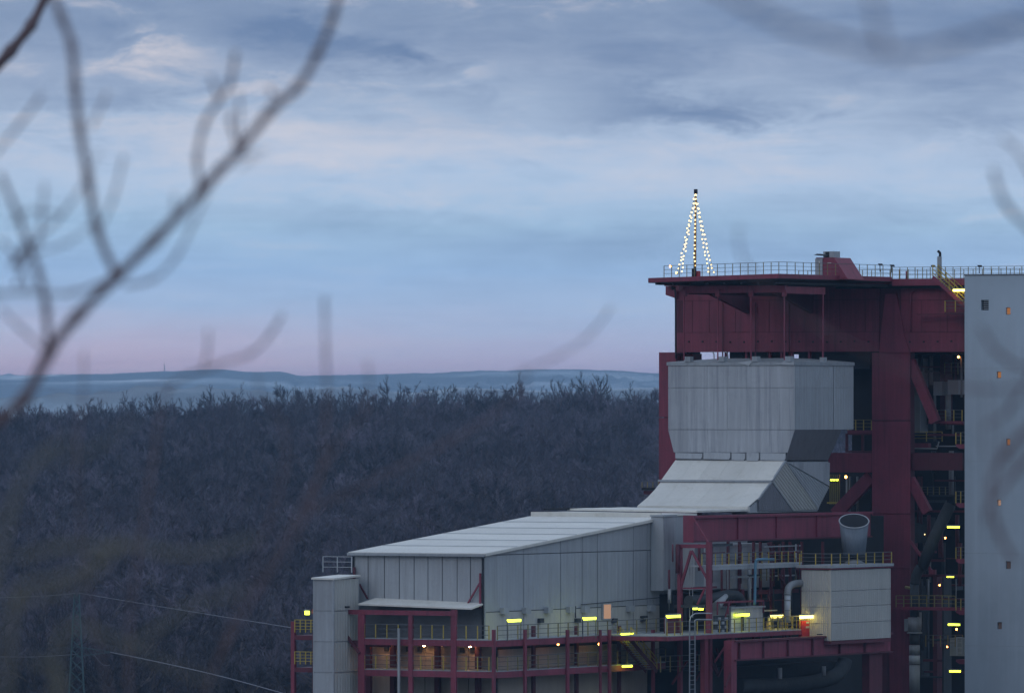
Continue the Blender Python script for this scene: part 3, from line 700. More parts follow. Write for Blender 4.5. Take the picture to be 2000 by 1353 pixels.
# ---- galleries in front of hall: steel, decks, posts -----------------------------------
gal = Thing('gallery_frame', 'red steel gallery of posts and decks wrapped round the foot of the hall', 'steel frame', (A(705, bN - 2.6), bN - 2.6, GZ))
gb = bN - 2.6; ga = aH + 2.6
aC0 = A(705, gb); bC1 = B(1300, ga)
for nm, y_ in (('deck', 1249), ('deck', 1310), ('deck', 1376)):
    z_ = Z(y_, ga, gb)
    bm = lbox(aC0, ga, gb, bN + 1.9, z_ - .06, z_); gal.part('deck', bm, TRIMG)
    bm = lbox(aH + .05, ga, bN + 1.95, bC1, z_ - .06, z_); gal.part('deck', bm, TRIMG)
    gal.part('edge_beam', lbox(aC0, ga, gb, gb + .25, z_ - .55, z_ - .07), RED); gal.part('edge_beam', lbox(ga - .25, ga, gb + .26, bC1, z_ - .55, z_ - .07), RED)
gal.part('top_beam', abox(gb - .1, 609, 890, 1191, 1200, .3), RED)
gal.part('underside_beam', abox(gb + .3, 640, 760, 1250, 1262, .3), RED2)
for p_, wd, y_ in ((706, .62, 1190), (802, .4, 1192), (886, .5, 1190)):
    q0 = A(p_, gb); gal.part('column', lbox(q0 - wd / 2, q0 + wd / 2, gb - .05, gb + .15, GZ, Z(y_, q0, gb)), RED)
for p_ in (721, 768, 855, 934):
    q0 = A(p_, hb - .6); gal.part('column', lbox(q0 - .2, q0 + .2, hb - .8, hb - .4, GZ, Z(1192, q0, hb)), RED2)
for p_, wd in ((962, .45), (1023, .4), (1106, .45), (1170, .25), (1188, .4), (1273, .45)):
    q0 = B(p_, ga); gal.part('column', lbox(ga + .03, ga + .2, q0 - wd * .4, q0 + wd * .4, GZ, Z(1229, ga, q0)), RED)
for p_ in (1044, 1128, 1211):
    q0 = B(p_, ga - 2); gal.part('column', lbox(ga - 2.2, ga - 2, q0 - .2, q0 + .2, GZ, Z(1222, ga, q0)), RED2)
bm = bmesh.new(); bar(PA(649, 1202, gb - .15), PA(702, 1275, gb - .15), .2, bm=bm); gal.part('brace', bm, RED2)
p_ = A(779, gb - .3); tag(mesh_obj('downpipe', tube([(p_, gb - .3, Z(1226, p_, gb)), (p_, gb - .3, GZ)], .12, seg=8), DUCT, org=W((p_, gb - .3, GZ))), 'thin grey-blue vertical pipe crossing the gallery under the hall end wall', 'pipe')
z1 = Z(1249, ga, gb); z2 = Z(1310, ga, gb)
railing('yellow posted railing of the upper gallery under the hall end wall', [(A(712, gb), gb, z1), (A(955, gb), gb, z1)], sp=1.05)
railing('yellow posted railing of the lower gallery under the hall end wall', [(A(712, gb), gb, z2), (A(955, gb), gb, z2)], sp=1.05)
railing('railing of the upper gallery along the long side of the hall', [(ga, gb + .1, z1), (ga, bC1, z1)], sp=1.6, postm=YELD)
railing('railing of the lower gallery along the long side of the hall', [(ga, gb + .1, z2), (ga, bC1, z2)], sp=1.6, postm=YELD)
# left stair platform behind the shaft
pf = Thing('stair_platform', 'small red steel platform with yellow rails left of the clad shaft', 'platform', (A(570, bS + 4), bS + 4, GZ))
b_ = bS + 4
pf.part('column', abox(b_, 568, 575, 1213, 1400, .3), RED)
pf.part('column', lbox(A(610, b_), A(614, b_), b_, b_ + .3, GZ, Z(1240, 0, b_)), RED2)
for y_ in (1240, 1303): pf.part('deck', abox(b_ + .02, 575, 625, y_, y_ + 9, 2.5), RED2)
for y_, tx_ in ((1240, 'upper'), (1303, 'lower')):
    railing('yellow railing on the %s level of the platform left of the shaft' % tx_, [(A(576, b_), b_, Z(y_, 0, b_)), (A(618, b_), b_, Z(y_, 0, b_))], sp=.55, h=1.0, knee=3, railm=YEL)
lamp('small round yellow lamp on the beam end left of the clad shaft', PA(600, 1196, gb - .2), L=.35, h=.3)
# stairs from gallery down right
def stair(label, p, q_, wd, ax, steps, mt=RED2, rl=YEL):
    t = Thing('stair', label, 'stairs', p); off = (0, wd, 0) if ax == 'b' else (wd, 0, 0)
    for s in (0, 1):
        o2 = tuple(x * s for x in off); t.part('stringer', bar(tuple(x + y for x, y in zip(p, o2)), tuple(x + y for x, y in zip(q_, o2)), .08, .3), mt)
    P, Q = W(p), W(q_); dv = (W(tuple(x + y for x, y in zip(p, off))) - P)
    bm0 = bmesh.new(); hd = (Q - P); hd.z = 0; hd.normalize()
    hexa(bm0, [Vector(0 * hd), dv.copy(), dv + hd * .28, hd * .28, ZV * .04, dv + ZV * .04, dv + hd * .28 + ZV * .04, hd * .28 + ZV * .04])
    me = bpy.data.meshes.new('tread'); bm0.to_mesh(me); bm0.free(); me.materials.append(GALV)
    for k in range(1, steps):
        o = bpy.data.objects.new('tread', me); C.objects.link(o); o.parent = t.e; o.location = P.lerp(Q, k / steps) - t.org
    for s in (0, 1):
        bm = bmesh.new(); o_w = dv * s
        for h_ in (1.05, .7, .35): bar(P + o_w + ZV * h_, Q + o_w + ZV * h_, .05, bm=bm, loc=False)
        for k in range(0, 5):
            c_ = P.lerp(Q, k / 4) + o_w; bar(c_, c_ + ZV * 1.05, .06, bm=bm, loc=False)
        t.part('handrail', bm, rl)
    return t
stair('yellow railed stair going down right from the gallery along the hall', PB(1211, 1249, ga + .3), PB(1262, 1310, ga + .3), 1.0, 'a', 14)
lamp('tube lamp on posts by the left part of the hall long wall', PB(1004, 1211, ga + .1), 'b', L=1.9, h=.2, pole=1.6)
lamp('tube lamp on posts by the middle of the hall long wall beside the lit window', PB(1151, 1207, ga + .1), 'b', L=1.9, h=.2, pole=1.6)
lamp('bright tube lamp over the head of the gallery stair', PB(1225, 1238, ga + .6), 'b', L=1.8, h=.2)
lamp('tube lamp low under the gallery stair', PB(1225, 1300, ga + .6), 'b', L=1.4, h=.16)
def bulk(label, p, r=.14, m=WARM):
    t = Thing('bulkhead_lamp', label, 'lamp', p, 'warm lamps inside the plant'); t.part('globe', tube([(p[0], p[1], p[2] - r), (p[0], p[1], p[2]), (p[0], p[1], p[2] + r)], [r * .6, r, r * .6], seg=8), m)
    t.part('backplate', lbox(p[0] - r, p[0] + r, p[1] + r + .01, p[1] + r + .06, p[2] - r, p[2] + r), DARK)
for p_, y_, nm in ((748, 1259, 'in the first bay from the shaft'), (828, 1260, 'in the bay right of the blue-grey pipe'), (918, 1260, 'in the last bay before the hall corner')):
    bulk('warm lamp under the upper gallery ' + nm, (A(p_, hb - 1.0), hb - 1.0, Z(y_, 0, hb)), m=WARMB)
for p_, y_, nm in ((1010, 1258, 'below the first wall lamp'), (1090, 1257, 'under the middle of the long gallery'), (1170, 1257, 'near the head of the gallery stair')):
    bulk('warm lamp under the long gallery ' + nm, PB(p_, y_, ga - 1.2), r=.09)

# ---- main red portal: columns, girder, roof ----------------------------------------------
bG = 19.0
port = Thing('portal_frame', 'huge dark red steel portal frame with box girder over the grey duct', 'steel frame', PA(1740, 1353, bG))
def gp(name, px0, px1, py0, py1, th, off=0, m=RED): return port.part(name, abox(bG + off, px0, px1, py0, py1, th - off), m)
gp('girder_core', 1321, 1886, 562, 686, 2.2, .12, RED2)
for p0, p1 in ((1322, 1717), (1760, 1886)):
    gp('girder_plate', p0, p1, 559, 585.5, .3); gp('girder_plate', p0, p1, 586.5, 648, .3, .03); gp('girder_plate', p0, p1, 649, 687, .3, -.04)
port.part('girder_flange', abox(bG - .5, 1335, 1720, 557, 560, .6), RED)
port.part('girder_web_end', abox(bG + .02, 1318, 1337, 560, 690, .5), RED2)
port.part('gusset', prism([PA(1729, 574, bG - .15), PA(1750, 574, bG - .15), PA(1766, 655, bG - .15), PA(1777, 688, bG - .15), PA(1717, 688, bG - .15), PA(1720, 655, bG - .15)], V * .5), RED)
zg = [Z(y_, 0, bG) for y_ in (688, 821, 1003, 1110)] + [GZ]
for k in range(4):
    a0, a1_ = A(1703 if k < 3 else 1737, bG - .05), A(1777, bG - .05)
    port.part('column_plate', lbox(a0, a1_, bG - .05, bG + .15, zg[k + 1] + .03, zg[k] - .03), RED)
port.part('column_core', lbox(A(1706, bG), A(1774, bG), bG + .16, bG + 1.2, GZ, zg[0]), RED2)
port.part('column_splice', lbox(A(1701, bG), A(1779, bG), bG - .09, bG + .1, zg[1] - .03, zg[1] + .03), DARK)
port.part('column_plate', abox(bG, 1287, 1320, 688, 814, .8), RED); port.part('column_plate', abox(bG, 1287, 1330, 816, 1010, .8), RED)
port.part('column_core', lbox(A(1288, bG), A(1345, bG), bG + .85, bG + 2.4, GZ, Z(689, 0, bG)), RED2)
gp('cross_beam', 1618, 1702, 884, 922, .8, .05); gp('cross_beam', 1779, 1886, 884, 918, .6, 1.2, RED2)
for (p, q_, wd) in (((1702, 930), (1632, 1004), 1.1), ((1778, 705), (1828, 824), .85), ((1778, 935), (1812, 1000), .8)):
    port.part('brace', bar(PA(*p, bG + .6), PA(*q_, bG + .6), .5, wd), RED)
port.part('brace', bar(PA(1778, 1056, bG - .2), PA(1821, 1117, bG - .2), .18, .22), RED)
port.part('brace_foot', abox(bG - .3, 1814, 1826, 1112, 1121, .3), RED)
for p_ in (1352, 1385, 1436, 1502, 1572, 1640, 1690, 1800, 1850):
    port.part('girder_seam', abox(bG - .012, p_ - .35, p_ + .35, 587, 686, .02), RED2)
# bolts on the bottom plate
bm = bmesh.new()
for k in range(20):
    q0 = PA(1345 + k * 27, 667 + R.uniform(-1, 1), bG - .08)
    if 1715 < 1345 + k * 27 < 1765: continue
    lbox(q0[0] - .07, q0[0] + .07, q0[1] - .03, q0[1] + .05, q0[2] - .07, q0[2] + .07, bm)
port.part('bolts', bm, DARK)
port.part('drip_pipe', tube([PA(1779, 648, bG - .2), PA(1779, 574, bG - .2), PA(1792, 560, bG - .2)], .05, seg=6), RED)
# brackets carrying the bay over the duct + ring beam with hangers
rb = -.6
port.part('ring_beam', abox(rb, 1334, 1534, 558, 572, .35), RED)
aRB = A(1534, rb)
port.part('ring_beam', lbox(aRB - .35, aRB, rb + .36, B(1612, aRB), Z(573, aRB, rb), Z(559, aRB, rb)), RED)
for pxg, pxt in ((1463, 1380), (1588, 1512)):
    ag = A(pxg, bG - .05); bt = B(pxt, ag); zt = Z(558, ag, bG)
    port.part('bracket', prism([(ag, bG - .05, zt), (ag, max(bt, rb + .4) - .1, zt), (ag, bt, zt - .65), (ag, bG - .05, Z(612, ag, bG))], U * -.35), RED2)
    port.part('bracket_arm', lbox(ag - .3, ag, max(rb + .36, B(1326, ag)), bt, zt - .6, zt), RED2)
port.part('end_bracket', prism([PA(1300, 559, bG - .3), PA(1321, 559, bG - .3), PA(1321, 583, bG - .3), PA(1300, 576, bG - .3)], V * .6), RED)
port.part('ring_beam', lbox(A(1334, rb), A(1334, rb) + .35, rb + .36, bG - .55, Z(573, 0, rb), Z(560, 0, rb)), RED2)
for i, (p_, bb) in enumerate(((1336, rb), (1402, rb), (1467, rb), (1532, rb))):
    q0 = A(p_, bb - .1); port.part('hanger', lbox(q0 - .045, q0 + .045, bb - .15, bb - .06, Z(703, q0, bb), Z(573, q0, bb)), RED)
    port.part('hanger_head', lbox(q0 - .2, q0 + .2, bb - .2, bb - .02, Z(579, q0, bb), Z(566, q0, bb)), RED)
    port.part('hanger_foot', lbox(q0 - .3, q0 + .3, bb + .42, bb + 1.0, zT + .3, zT + .75), TRIMG)
q0 = B(1606, aRB); port.part('hanger', lbox(aRB, aRB + .12, q0 - .06, q0 + .06, zT + .3, Z(573, aRB, rb)), RED)
port.part('hanger_foot', lbox(aRB - .1, aRB + .3, q0 - .3, q0 + .3, zT + .3, zT + .7), TRIMG)
for p_ in (1411, 1475, 1541): port.part('hanger', abox(bG - .35, p_ - .8, p_ + .8, 590, 705, .1), RED2)
# things in the slot above duct
for p0, p1, y0, y1, m_ in ((1322, 1352, 686, 706, DARK), (1425, 1452, 686, 706, DARK), (1462, 1500, 686, 707, DARKC), (1510, 1535, 686, 706, DARK), (1560, 1700, 686, 712, DARK)):
    port.part('suspension_gear', abox(bG + 1.0, p0, p1, y0, y1 + 8, 1.5), m_)
for p_ in (1417, 1457, 1503, 1526, 1546, 1580): port.part('suspension_rod', abox(bG + .3, p_ - 2, p_ + 2, 686, 710, .3), RED)
port.part('bent_pipe', tube(smoothpath([PA(1390, 687, bG - 3), PA(1394, 690, bG - 3), PA(1395, 706, bG - 3)]), .05, seg=6), GALV)
port.part('bent_pipe', tube(smoothpath([PA(1416, 687, bG - 3), PA(1421, 691, bG - 3), PA(1422, 706, bG - 3)]), .05, seg=6), GALV)

# roof decks
bR0 = -3.0; aR0 = A(1520, bR0); aRL = A(1266, bR0); bR1 = B(1742, aR0); zRf = Z(534.5, aR0, bR0); zl = Z(543, aRL, bR0)
roof = Thing('projecting_roof', 'thin dark red projecting flat roof over the frame with railing round its edge', 'roof', (aR0, bR0, zRf - 1))
roof.part('slab', prism([(aRL, bR0 + .05, zl - .42), (aR0 - .05, bR0 + .05, zRf - .45), (aR0 - .05, bR1, zRf - .45), (aRL, bR1, zl - .42)], ZV * .3), DARK)
bm = bmesh.new(); hexa(bm, [W((aRL, bR0, zl - .38)), W((aR0, bR0, zRf - .38)), W((aR0, bR0 + .2, zRf - .38)), W((aRL, bR0 + .2, zl - .38)), W((aRL, bR0, zl)), W((aR0, bR0, zRf)), W((aR0, bR0 + .2, zRf)), W((aRL, bR0 + .2, zl))])
roof.part('fascia', bm, RED)
roof.part('fascia', lbox(aR0 - .2, aR0, bR0 + .21, bR1, zRf - .38, zRf), RED)
roof.part('walkway_sheet', prism([(aRL + .1, bR0 + .21, zl - .05), (aR0 - .21, bR0 + .21, zRf - .05), (aR0 - .21, bR1, zRf - .05), (aRL + .1, bR1, zl - .05)], ZV * .04), RED2)
for k in range(8):
    q0 = aRL + .6 + (aR0 - aRL - 1) * k / 7; roof.part('purlin', lbox(q0 - .08, q0 + .08, bR0 + .3, bR1, zl - .58, zl - .43), DARK)
bM = bR1 + .02; aM1 = A(2040, bM); zMr = Z(547, aR0, bM)
roof.part('main_fascia', lbox(A(1742, bM), aM1, bM, bM + .2, Z(558, aR0, bM), zMr + .1), RED)
roof.part('main_slab', lbox(A(1295, bM), aM1, bM + .21, bM + 22, zMr - .35, zMr - .02), RED2)
roof.part('main_beam', lbox(A(1640, bG + .1), aM1, bM + .5, bM + .9, zMr - .7, zMr - .36), DARK)
for p_ in (1337, 1352, 1400, 1440, 1480, 1560, 1600, 1660, 1672, 1688, 1700, 1708, 1716, 1733, 1742, 1750, 1765, 1788, 1800, 1840, 1862, 1880):
    wd = R.uniform(2, 8)
    roof.part('stub_post', abox(bG + .6, p_ - wd, p_ + wd * .6, 548, 565, .8), DARK)
roof.part('edge_post', lbox(A(1311, bG), A(1316, bG), bG - .2, bG + .2, Z(561, 0, bG), Z(548, 0, bG)), DARK)
roof.part('downpipe', tube(smoothpath([PA(1313, 552, bG - .6), PA(1313, 565, bG - .6), PA(1319, 574, bG - .6), PA(1320, 700, bG - .6)]), .07, seg=6), DARK)
RG = 'railings round the roof edge'
railing('railing along the front left edge of the projecting roof by the lit mast', [(A(1297, bR0 + .3), bR0 + .3, zl + .02), (aR0 - .1, bR0 + .3, zRf)], sp=.72, h=1.0, postm=YELD, group=RG, w_=.05)
railing('railing along the side edge of the projecting roof past the red roof hut', [(aR0 - .1, bR0 + .3, zRf), (aR0 - .1, bR1, zRf)], sp=1.45, h=1.0, postm=YELD, group=RG, w_=.05)
railing('railing along the main roof edge between roof bay and concrete tower', [(A(1742, bM), bM + .1, zMr + .1), (aM1, bM + .1, zMr + .1)], sp=.75, h=1.0, postm=YELD, group=RG, w_=.05)
railing('far railing seen behind the roof deck above the concrete tower', [(A(1560, bM + 14), bM + 14, zMr), (A(2010, bM + 14), bM + 14, zMr)], sp=.9, h=1.15, postm=YELD, group=RG, w_=.05)
# roof hut
hut = Thing('roof_hut', 'dark red roof hut with sloping side and grey box on top', 'hut', PB(1592, 545, -6))
hb0 = 8.0
hut.part('wall', prism([PA(1606, 545, hb0), PA(1656, 545, hb0), PA(1629, 503, hb0), PA(1594, 503, hb0), PA(1594, 545, hb0)][:5], V * 3), RED)
hut.part('door', abox(hb0 - .1, 1592, 1606, 505, 545, .09), TRIMG); hut.part('door_label', abox(hb0 - .13, 1599, 1601, 510, 514, .02), ROOFM)
hut.part('sign_plate', abox(hb0 - .05, 1616, 1623, 513, 515, .04), ROOFM)
hut.part('top_box', abox(hb0 + .6, 1608, 1628, 491, 502.8, 1.2), TRIMG); hut.part('box_opening', abox(hb0 + .55, 1612, 1619, 492, 502, .04), DARK)
hut.part('canopy_sheet', prism([PA(1589, 498, hb0 - .3), PA(1608, 500, hb0 - .3), PA(1607, 497, hb0 - .3), PA(1596, 495.5, hb0 - .3)], V * .8), DARKC)
# stack with bent cap
st = Thing('vent_pipe', 'short grey vent pipe with bent dark cap on the main roof', 'pipe', PA(1835, 545, bM + 3))
st.part('pipe', tube([PA(1835, 545, bM + 3), PA(1835, 501, bM + 3)], .2, seg=10), DUCT); st.part('bent_cap', tube(smoothpath([PA(1836, 501, bM + 3), PA(1836, 494, bM + 3), PA(1832, 490.5, bM + 3)], 4), .12, seg=8), DARK)
tag(mesh_obj('vent_pipe', tube([PA(1771, 545, bM + 2), PA(1771, 529, bM + 2)], .1, seg=8), RED, org=W(PA(1771, 545, bM + 2))), 'short red vent stub on the roof left of the stair', 'pipe')
for i, (p_, y_, tx_) in enumerate(((1718, 517, 'first from the red hut'), (1741, 519, 'middle of the three by the vent'), (1821, 520, 'right beside the vent pipe'), (1912, 520, 'above the concrete tower'))):
    q0 = PA(p_, y_, bM + .1); t = Thing('floodlight', 'dark unlit floodlight on the roof railing, ' + tx_, 'floodlight', q0, 'floodlights on the roof railing')
    t.part('head', prism([(q0[0] - .17, q0[1], q0[2] + .1), (q0[0] + .12, q0[1], q0[2] + .1), (q0[0] + .2, q0[1], q0[2] - .08), (q0[0] - .06, q0[1], q0[2] - .08)], V * .3), DARK)
    t.part('stand', lbox(q0[0] - .03, q0[0] + .03, q0[1] + .05, q0[1] + .1, q0[2] - .6, q0[2] - .09), DARK)
# roof stair to lower landing
stair('railed stair from the main roof down to the landing by the concrete tower', PA(1822, 541, bG - 2.2), PA(1886, 600, bG - 2.2), 1.0, 'b', 16, RED)
ld = Thing('landing', 'red landing below the roof stair beside the concrete tower', 'platform', PA(1845, 612, bG - 2.4))
ld.part('deck', abox(bG - 2.4, 1845, 1886, 609, 613, 1.8), RED2); ld.part('bracket', prism([PA(1790, 613, bG - 1), PA(1886, 612, bG - 1), PA(1886, 614, bG - 1), PA(1792, 615, bG - 1)], V * .5), RED2)
railing('yellow railing of the landing below the roof stair', [PA(1846, 609, bG - 2.4), PA(1886, 609, bG - 2.4)], sp=.9, h=.95)
lamp('warm tube lamp glowing beside the roof stair at the concrete tower', PA(1874, 567, bG - 2.6), L=1.15, h=.17, m=TUBEW)

# mast with light strings
bMs = 6.0
m0 = PA(1357, 543, bMs); m1 = PA(1359, 371, bMs)
mast = Thing('light_mast', 'slim brown mast on the roof carrying strings of glowing bulbs like a tree', 'mast', m0)
WOOD = mat('brown_mast_paint', (.22, .12, .04), .6)
mast.part('pole', tube([m0, m1], [.13, .08], seg=8), WOOD); mast.part('mast_head', lbox(m1[0] - .12, m1[0] + .12, bMs - .12, bMs + .12, m1[2] - .35, m1[2] + .06), DARK)
mast.part('foot_box', abox(bMs - .2, 1354, 1363, 529, 541, .5), REDD); mast.part('foot_gear', abox(bMs - .5, 1351, 1357, 524, 541, .3), DARK)
bmb = bmesh.new(); bmesh.ops.create_icosphere(bmb, subdivisions=1, radius=.078); bme = bpy.data.meshes.new('bulb'); bmb.to_mesh(bme); bmb.free(); bme.materials.append(BULB)
for i, (xe, ye, dB, nb, lb) in enumerate(((1322, 537, -3, 20, 'far left string of glowing bulbs on the roof mast'), (1330, 536, 2.5, 19, 'inner left string of glowing bulbs on the roof mast'), (1385, 536, -2, 19, 'inner right string of glowing bulbs on the roof mast'),
                              (1395, 537, 3, 19, 'outer right string of glowing bulbs on the roof mast'), (1356, 532, -.35, 19, 'string of glowing bulbs straight down the roof mast pole'))):
    top = PA(1358, 378, bMs - .1); bot = PA(xe, ye, bMs + dB); t = Thing('light_string', lb, 'string lights', bot, 'strings of bulbs on the roof mast')
    P0, P1 = W(top), W(bot); path = []
    for k in range(13):
        s = k / 12; p = P0.lerp(P1, s); p.z -= .12 * math.sin(math.pi * s) * (0 if i == 4 else 1); path.append(p)
    t.part('cable', tube(path, .02, seg=3, loc=False), DARK)
    for k in range(nb):
        s = (k + .2 + R.uniform(-.12, .12)) / nb * 12; j = int(s); p = path[j].lerp(path[min(12, j + 1)], s - j)
        o = bpy.data.objects.new('bulb', bme); C.objects.link(o); o.parent = t.e; o.location = p - t.org + Vector((R.uniform(-.06, .06), 0, -.05))
bulk('small orange warning lamp at the left corner of the roof railing', PA(1309, 520, bR0 + .4), r=.08)
bulk('orange bulb lying on the roof deck left of the mast foot', PA(1321, 533, bMs), r=.1, m=BULB)

# ---- concrete tower -----------------------------------------------------------------------
bT = 15.0; aT0, aT1 = A(1884, bT), A(1884, bT) + 12; zTt = Z(538, aT0, bT)
tw = Thing('concrete_tower', 'tall pale grey concrete stair tower at the right edge with small lit windows', 'tower', (aT0, bT, GZ))
wins = [(1951, 732, 4.3, 6.5, WINL), (1969, 608, 4.5, 7, WINL), (1969, 863, 4, 6.5, WINL), (1951, 981, 3.8, 6, WINM), (1969, 1102, 5, 7.5, GLASS), (1952, 1220, 4.5, 7, GLASS)]
# wall built as cells around the openings
xs = sorted({1884, 1915.5, 1931, 1946.5, 1956, 1963, 1973, 2600}); 
aw = lambda px_: A(px_, bT)
ops = [(aw(p - w_), aw(p + w_), Z(y + h, aT0, bT), Z(y - h, aT0, bT)) for p, y, w_, h, _ in wins] + [(aw(1916), aw(1931), Z(606, aT0, bT), Z(586, aT0, bT))]
ae = sorted({aT0, aT1} | {o[0] for o in ops} | {o[1] for o in ops}); ze = sorted({GZ, zTt} | {o[2] for o in ops} | {o[3] for o in ops})
bm = bmesh.new()
for a_, b_ in zip(ae, ae[1:]):
    run = None
    for z0, z1 in zip(ze, ze[1:]):
        am, zm = (a_ + b_) / 2, (z0 + z1) / 2
        hole = any(o[0] < am < o[1] and o[2] < zm < o[3] for o in ops)
        if not hole: run = (run[0], z1) if run else (z0, z1)
        if (hole or z1 == ze[-1]) and run: lbox(a_, b_, bT, bT + .35, run[0], run[1], bm); run = None
bmesh.ops.remove_doubles(bm, verts=bm.verts, dist=1e-4)
tw.part('wall', bm, CONC)
tw.part('inner_wall', lbox(aT0 + .02, aT1 - .02, bT + .5, bT + 9, GZ, zTt - .05), CONC)
tw.part('parapet_cap', lbox(aT0 - .06, aT1 + .06, bT - .06, bT + 9.1, zTt + .003, zTt + .1), TRIM)
for (p, y_, w_, h, m_), o in zip(wins, ops):
    f = tw.part('window', lbox(o[0] + .005, o[1] - .005, bT + .2, bT + .26, o[2] + .005, o[3] - .005), TRIM); tw.part('pane', lbox(o[0] + .04, o[1] - .04, bT + .17, bT + .195, o[2] + .04, o[3] - .04), m_, f)
o = ops[-1]; tw.part('vent_recess', lbox(o[0], o[1], bT + .3, bT + .49, o[2], o[3]), DARK)
for k in range(5): tw.part('louvre_blade', lbox(o[0] + .2, o[1] - .01, bT + .1, bT + .25, o[2] + .1 + k * .16, o[2] + .15 + k * .16), TRIMG)
# faint pour joints
for y_ in (720, 900, 1080, 1260): tw.part('pour_joint', lbox(aT0 + .01, aT1, bT - .004, bT + .001, Z(y_, aT0, bT), Z(y_, aT0, bT) + .025), TRIMG)

# ---- boiler house interior behind the frame ------------------------------------------------
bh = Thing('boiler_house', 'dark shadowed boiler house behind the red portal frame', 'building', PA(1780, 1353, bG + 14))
bh.part('back_wall', lbox(A(1669, bG + 15), A(1990, bG + 15), bG + 15, bG + 22, GZ, Z(690, 0, bG + 15)), DARK)  # wall colour near black, interior shade painted in
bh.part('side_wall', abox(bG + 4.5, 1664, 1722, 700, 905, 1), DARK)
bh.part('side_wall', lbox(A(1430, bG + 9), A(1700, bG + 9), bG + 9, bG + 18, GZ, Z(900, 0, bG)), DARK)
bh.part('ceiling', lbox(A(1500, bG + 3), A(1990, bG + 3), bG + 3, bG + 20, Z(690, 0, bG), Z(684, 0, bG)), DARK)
for p0, p1, y0, y1, bb, m_ in ((1780, 1797, 700, 845, 9, CLAD), (1823, 1840, 745, 772, 6, CLAD), (1851, 1872, 742, 770, 6, CLAD), (1680, 1700, 705, 790, 8, DARKC), (1664, 1702, 795, 845, 10, DARKC), (1836, 1845, 690, 830, 10, RED2), (1795, 1800, 1130, 1320, 6, DARKC),
                           (1822, 1830, 1125, 1353, 5, RED2), (1840, 1843, 1125, 1353, 4, DARKC), (1850, 1866, 1140, 1152, 8, DARKC), (1640, 1702, 930, 1000, 10, DARKC), (1855, 1882, 1245, 1280, 2, TRIMG), (1784, 1812, 1010, 1060, 9, DARKC)):
    bh.part('casing', abox(bG + bb, p0, p1, y0, y1, 1.5), m_)
for p_, y0, y1, bb, r_ in ((1826, 772, 862, 5, .12), (1852, 770, 838, 5.5, .26), (1861, 830, 850, 5, .1), (1697, 720, 790, 7, .12), (1655, 930, 1000, 8, .15), (1660, 930, 1000, 8, .1), (1675, 930, 1000, 8, .12), (1812, 1130, 1190, 7, .15)):
    bh.part('pipe', tube([PA(p_, y0, bG + bb), PA(p_, y1, bG + bb)], r_, seg=8), DUCT)
bh.part('pipe', tube([PA(1828, 871, bG + 3), PA(1882, 871, bG + 3)], .06, seg=6), GALV)
bh.part('pipe', tube([PA(1780, 875, bG + 3), PA(1830, 876, bG + 3), PA(1834, 862, bG + 3)], .07, seg=6), GALV)
bh.part('floor_beam', abox(bG + 3, 1779, 1813, 865, 874, .5), RED); bh.part('floor_beam', abox(bG + 2, 1813, 1880, 822, 827, .5), RED); bh.part('floor_beam', abox(bG + 2, 1813, 1874, 847, 851, .5), RED2)
bh.part('floor_beam', abox(bG + 1.5, 1747, 1886, 1121, 1126, .5), RED2); bh.part('floor_beam', abox(bG - 1.5, 1750, 1886, 1185, 1191, .5), RED); bh.part('floor_beam', abox(bG + 1.8, 1779, 1886, 996, 1000, .5), RED2)
bh.part('floor_beam', abox(bG + 2, 1655, 1702, 840, 846, .4), RED)
for y_ in (846, 880): bh.part('frame_rail', abox(bG + 1, 1651, 1702, y_, y_ + 3, .3), RED2)
for p_ in (1651, 1682): bh.part('frame_post', abox(bG + 1, p_, p_ + 3, 849, 880, .3), RED2)
for y_ in (870, 985, 1094, 1194, 1290): bh.part('balcony', prism([PA(1867, y_ - 3, bG - 3.2), PA(1886, y_ - 3, bG - 3.2), PA(1886, y_ + 6, bG - 3.2), PA(1874, y_ + 6, bG - 3.2), PA(1867, y_ + 1, bG - 3.2)], V * 2), RED)
for i, y_ in enumerate((867, 982, 1091, 1191)):
    railing('yellow railing of the small balcony against the tower, %s from the top' % ('first', 'second', 'third', 'fourth')[i], [PA(1867, y_, bG - 3.2), PA(1886, y_, bG - 3.2)], sp=.42, h=1.0, group='balcony railings by the concrete tower')
bh.part('ladder_cage', abox(bG - 2.8, 1867, 1869, 1243, 1278, .1), GALV); bh.part('ladder_cage', abox(bG - 2.8, 1878, 1880, 1243, 1278, .1), GALV)
for y_ in (1243, 1253, 1263, 1273): bh.part('ladder_rung', abox(bG - 2.8, 1867, 1880, y_, y_ + 2, .1), GALV)
RI = 'railings inside the boiler house'
railing('yellow railing of the upper inner floor right of the big column', [PA(1815, 822, bG + 2), PA(1879, 822, bG + 2)], sp=.75, h=.95, group=RI)
railing('yellow railing below the steep brace right of the big column', [PA(1779, 862, bG + 3), PA(1840, 862, bG + 3)], sp=1.6, h=.85, group=RI, railm=YEL)
railing('faint yellow railing under the ceiling next to the tower', [PA(1845, 731, bG + 5), PA(1884, 731, bG + 5)], sp=.6, h=1.0, group=RI, postm=YELD)
railing('dim railing in the dark bay above the inclined pipe', [PA(1800, 966, bG + 5), PA(1858, 966, bG + 5)], sp=.6, h=.7, group=RI, postm=YELD)
railing('railing of the red floor crossing the vertical pipe right of the corrugated house', [PA(1750, 1185, bG - 1.5), PA(1840, 1185, bG - 1.5), PA(1866, 1186, bG - 1.5)], sp=.7, h=1.0, group=RI, postm=YELD, railm=YELD)
railing('yellow railing in the gap between duct and big column', [PA(1656, 840, bG + 2), PA(1702, 840, bG + 2)], sp=.9, h=.9, group=RI, railm=YELD)
cr = random.Random(5)
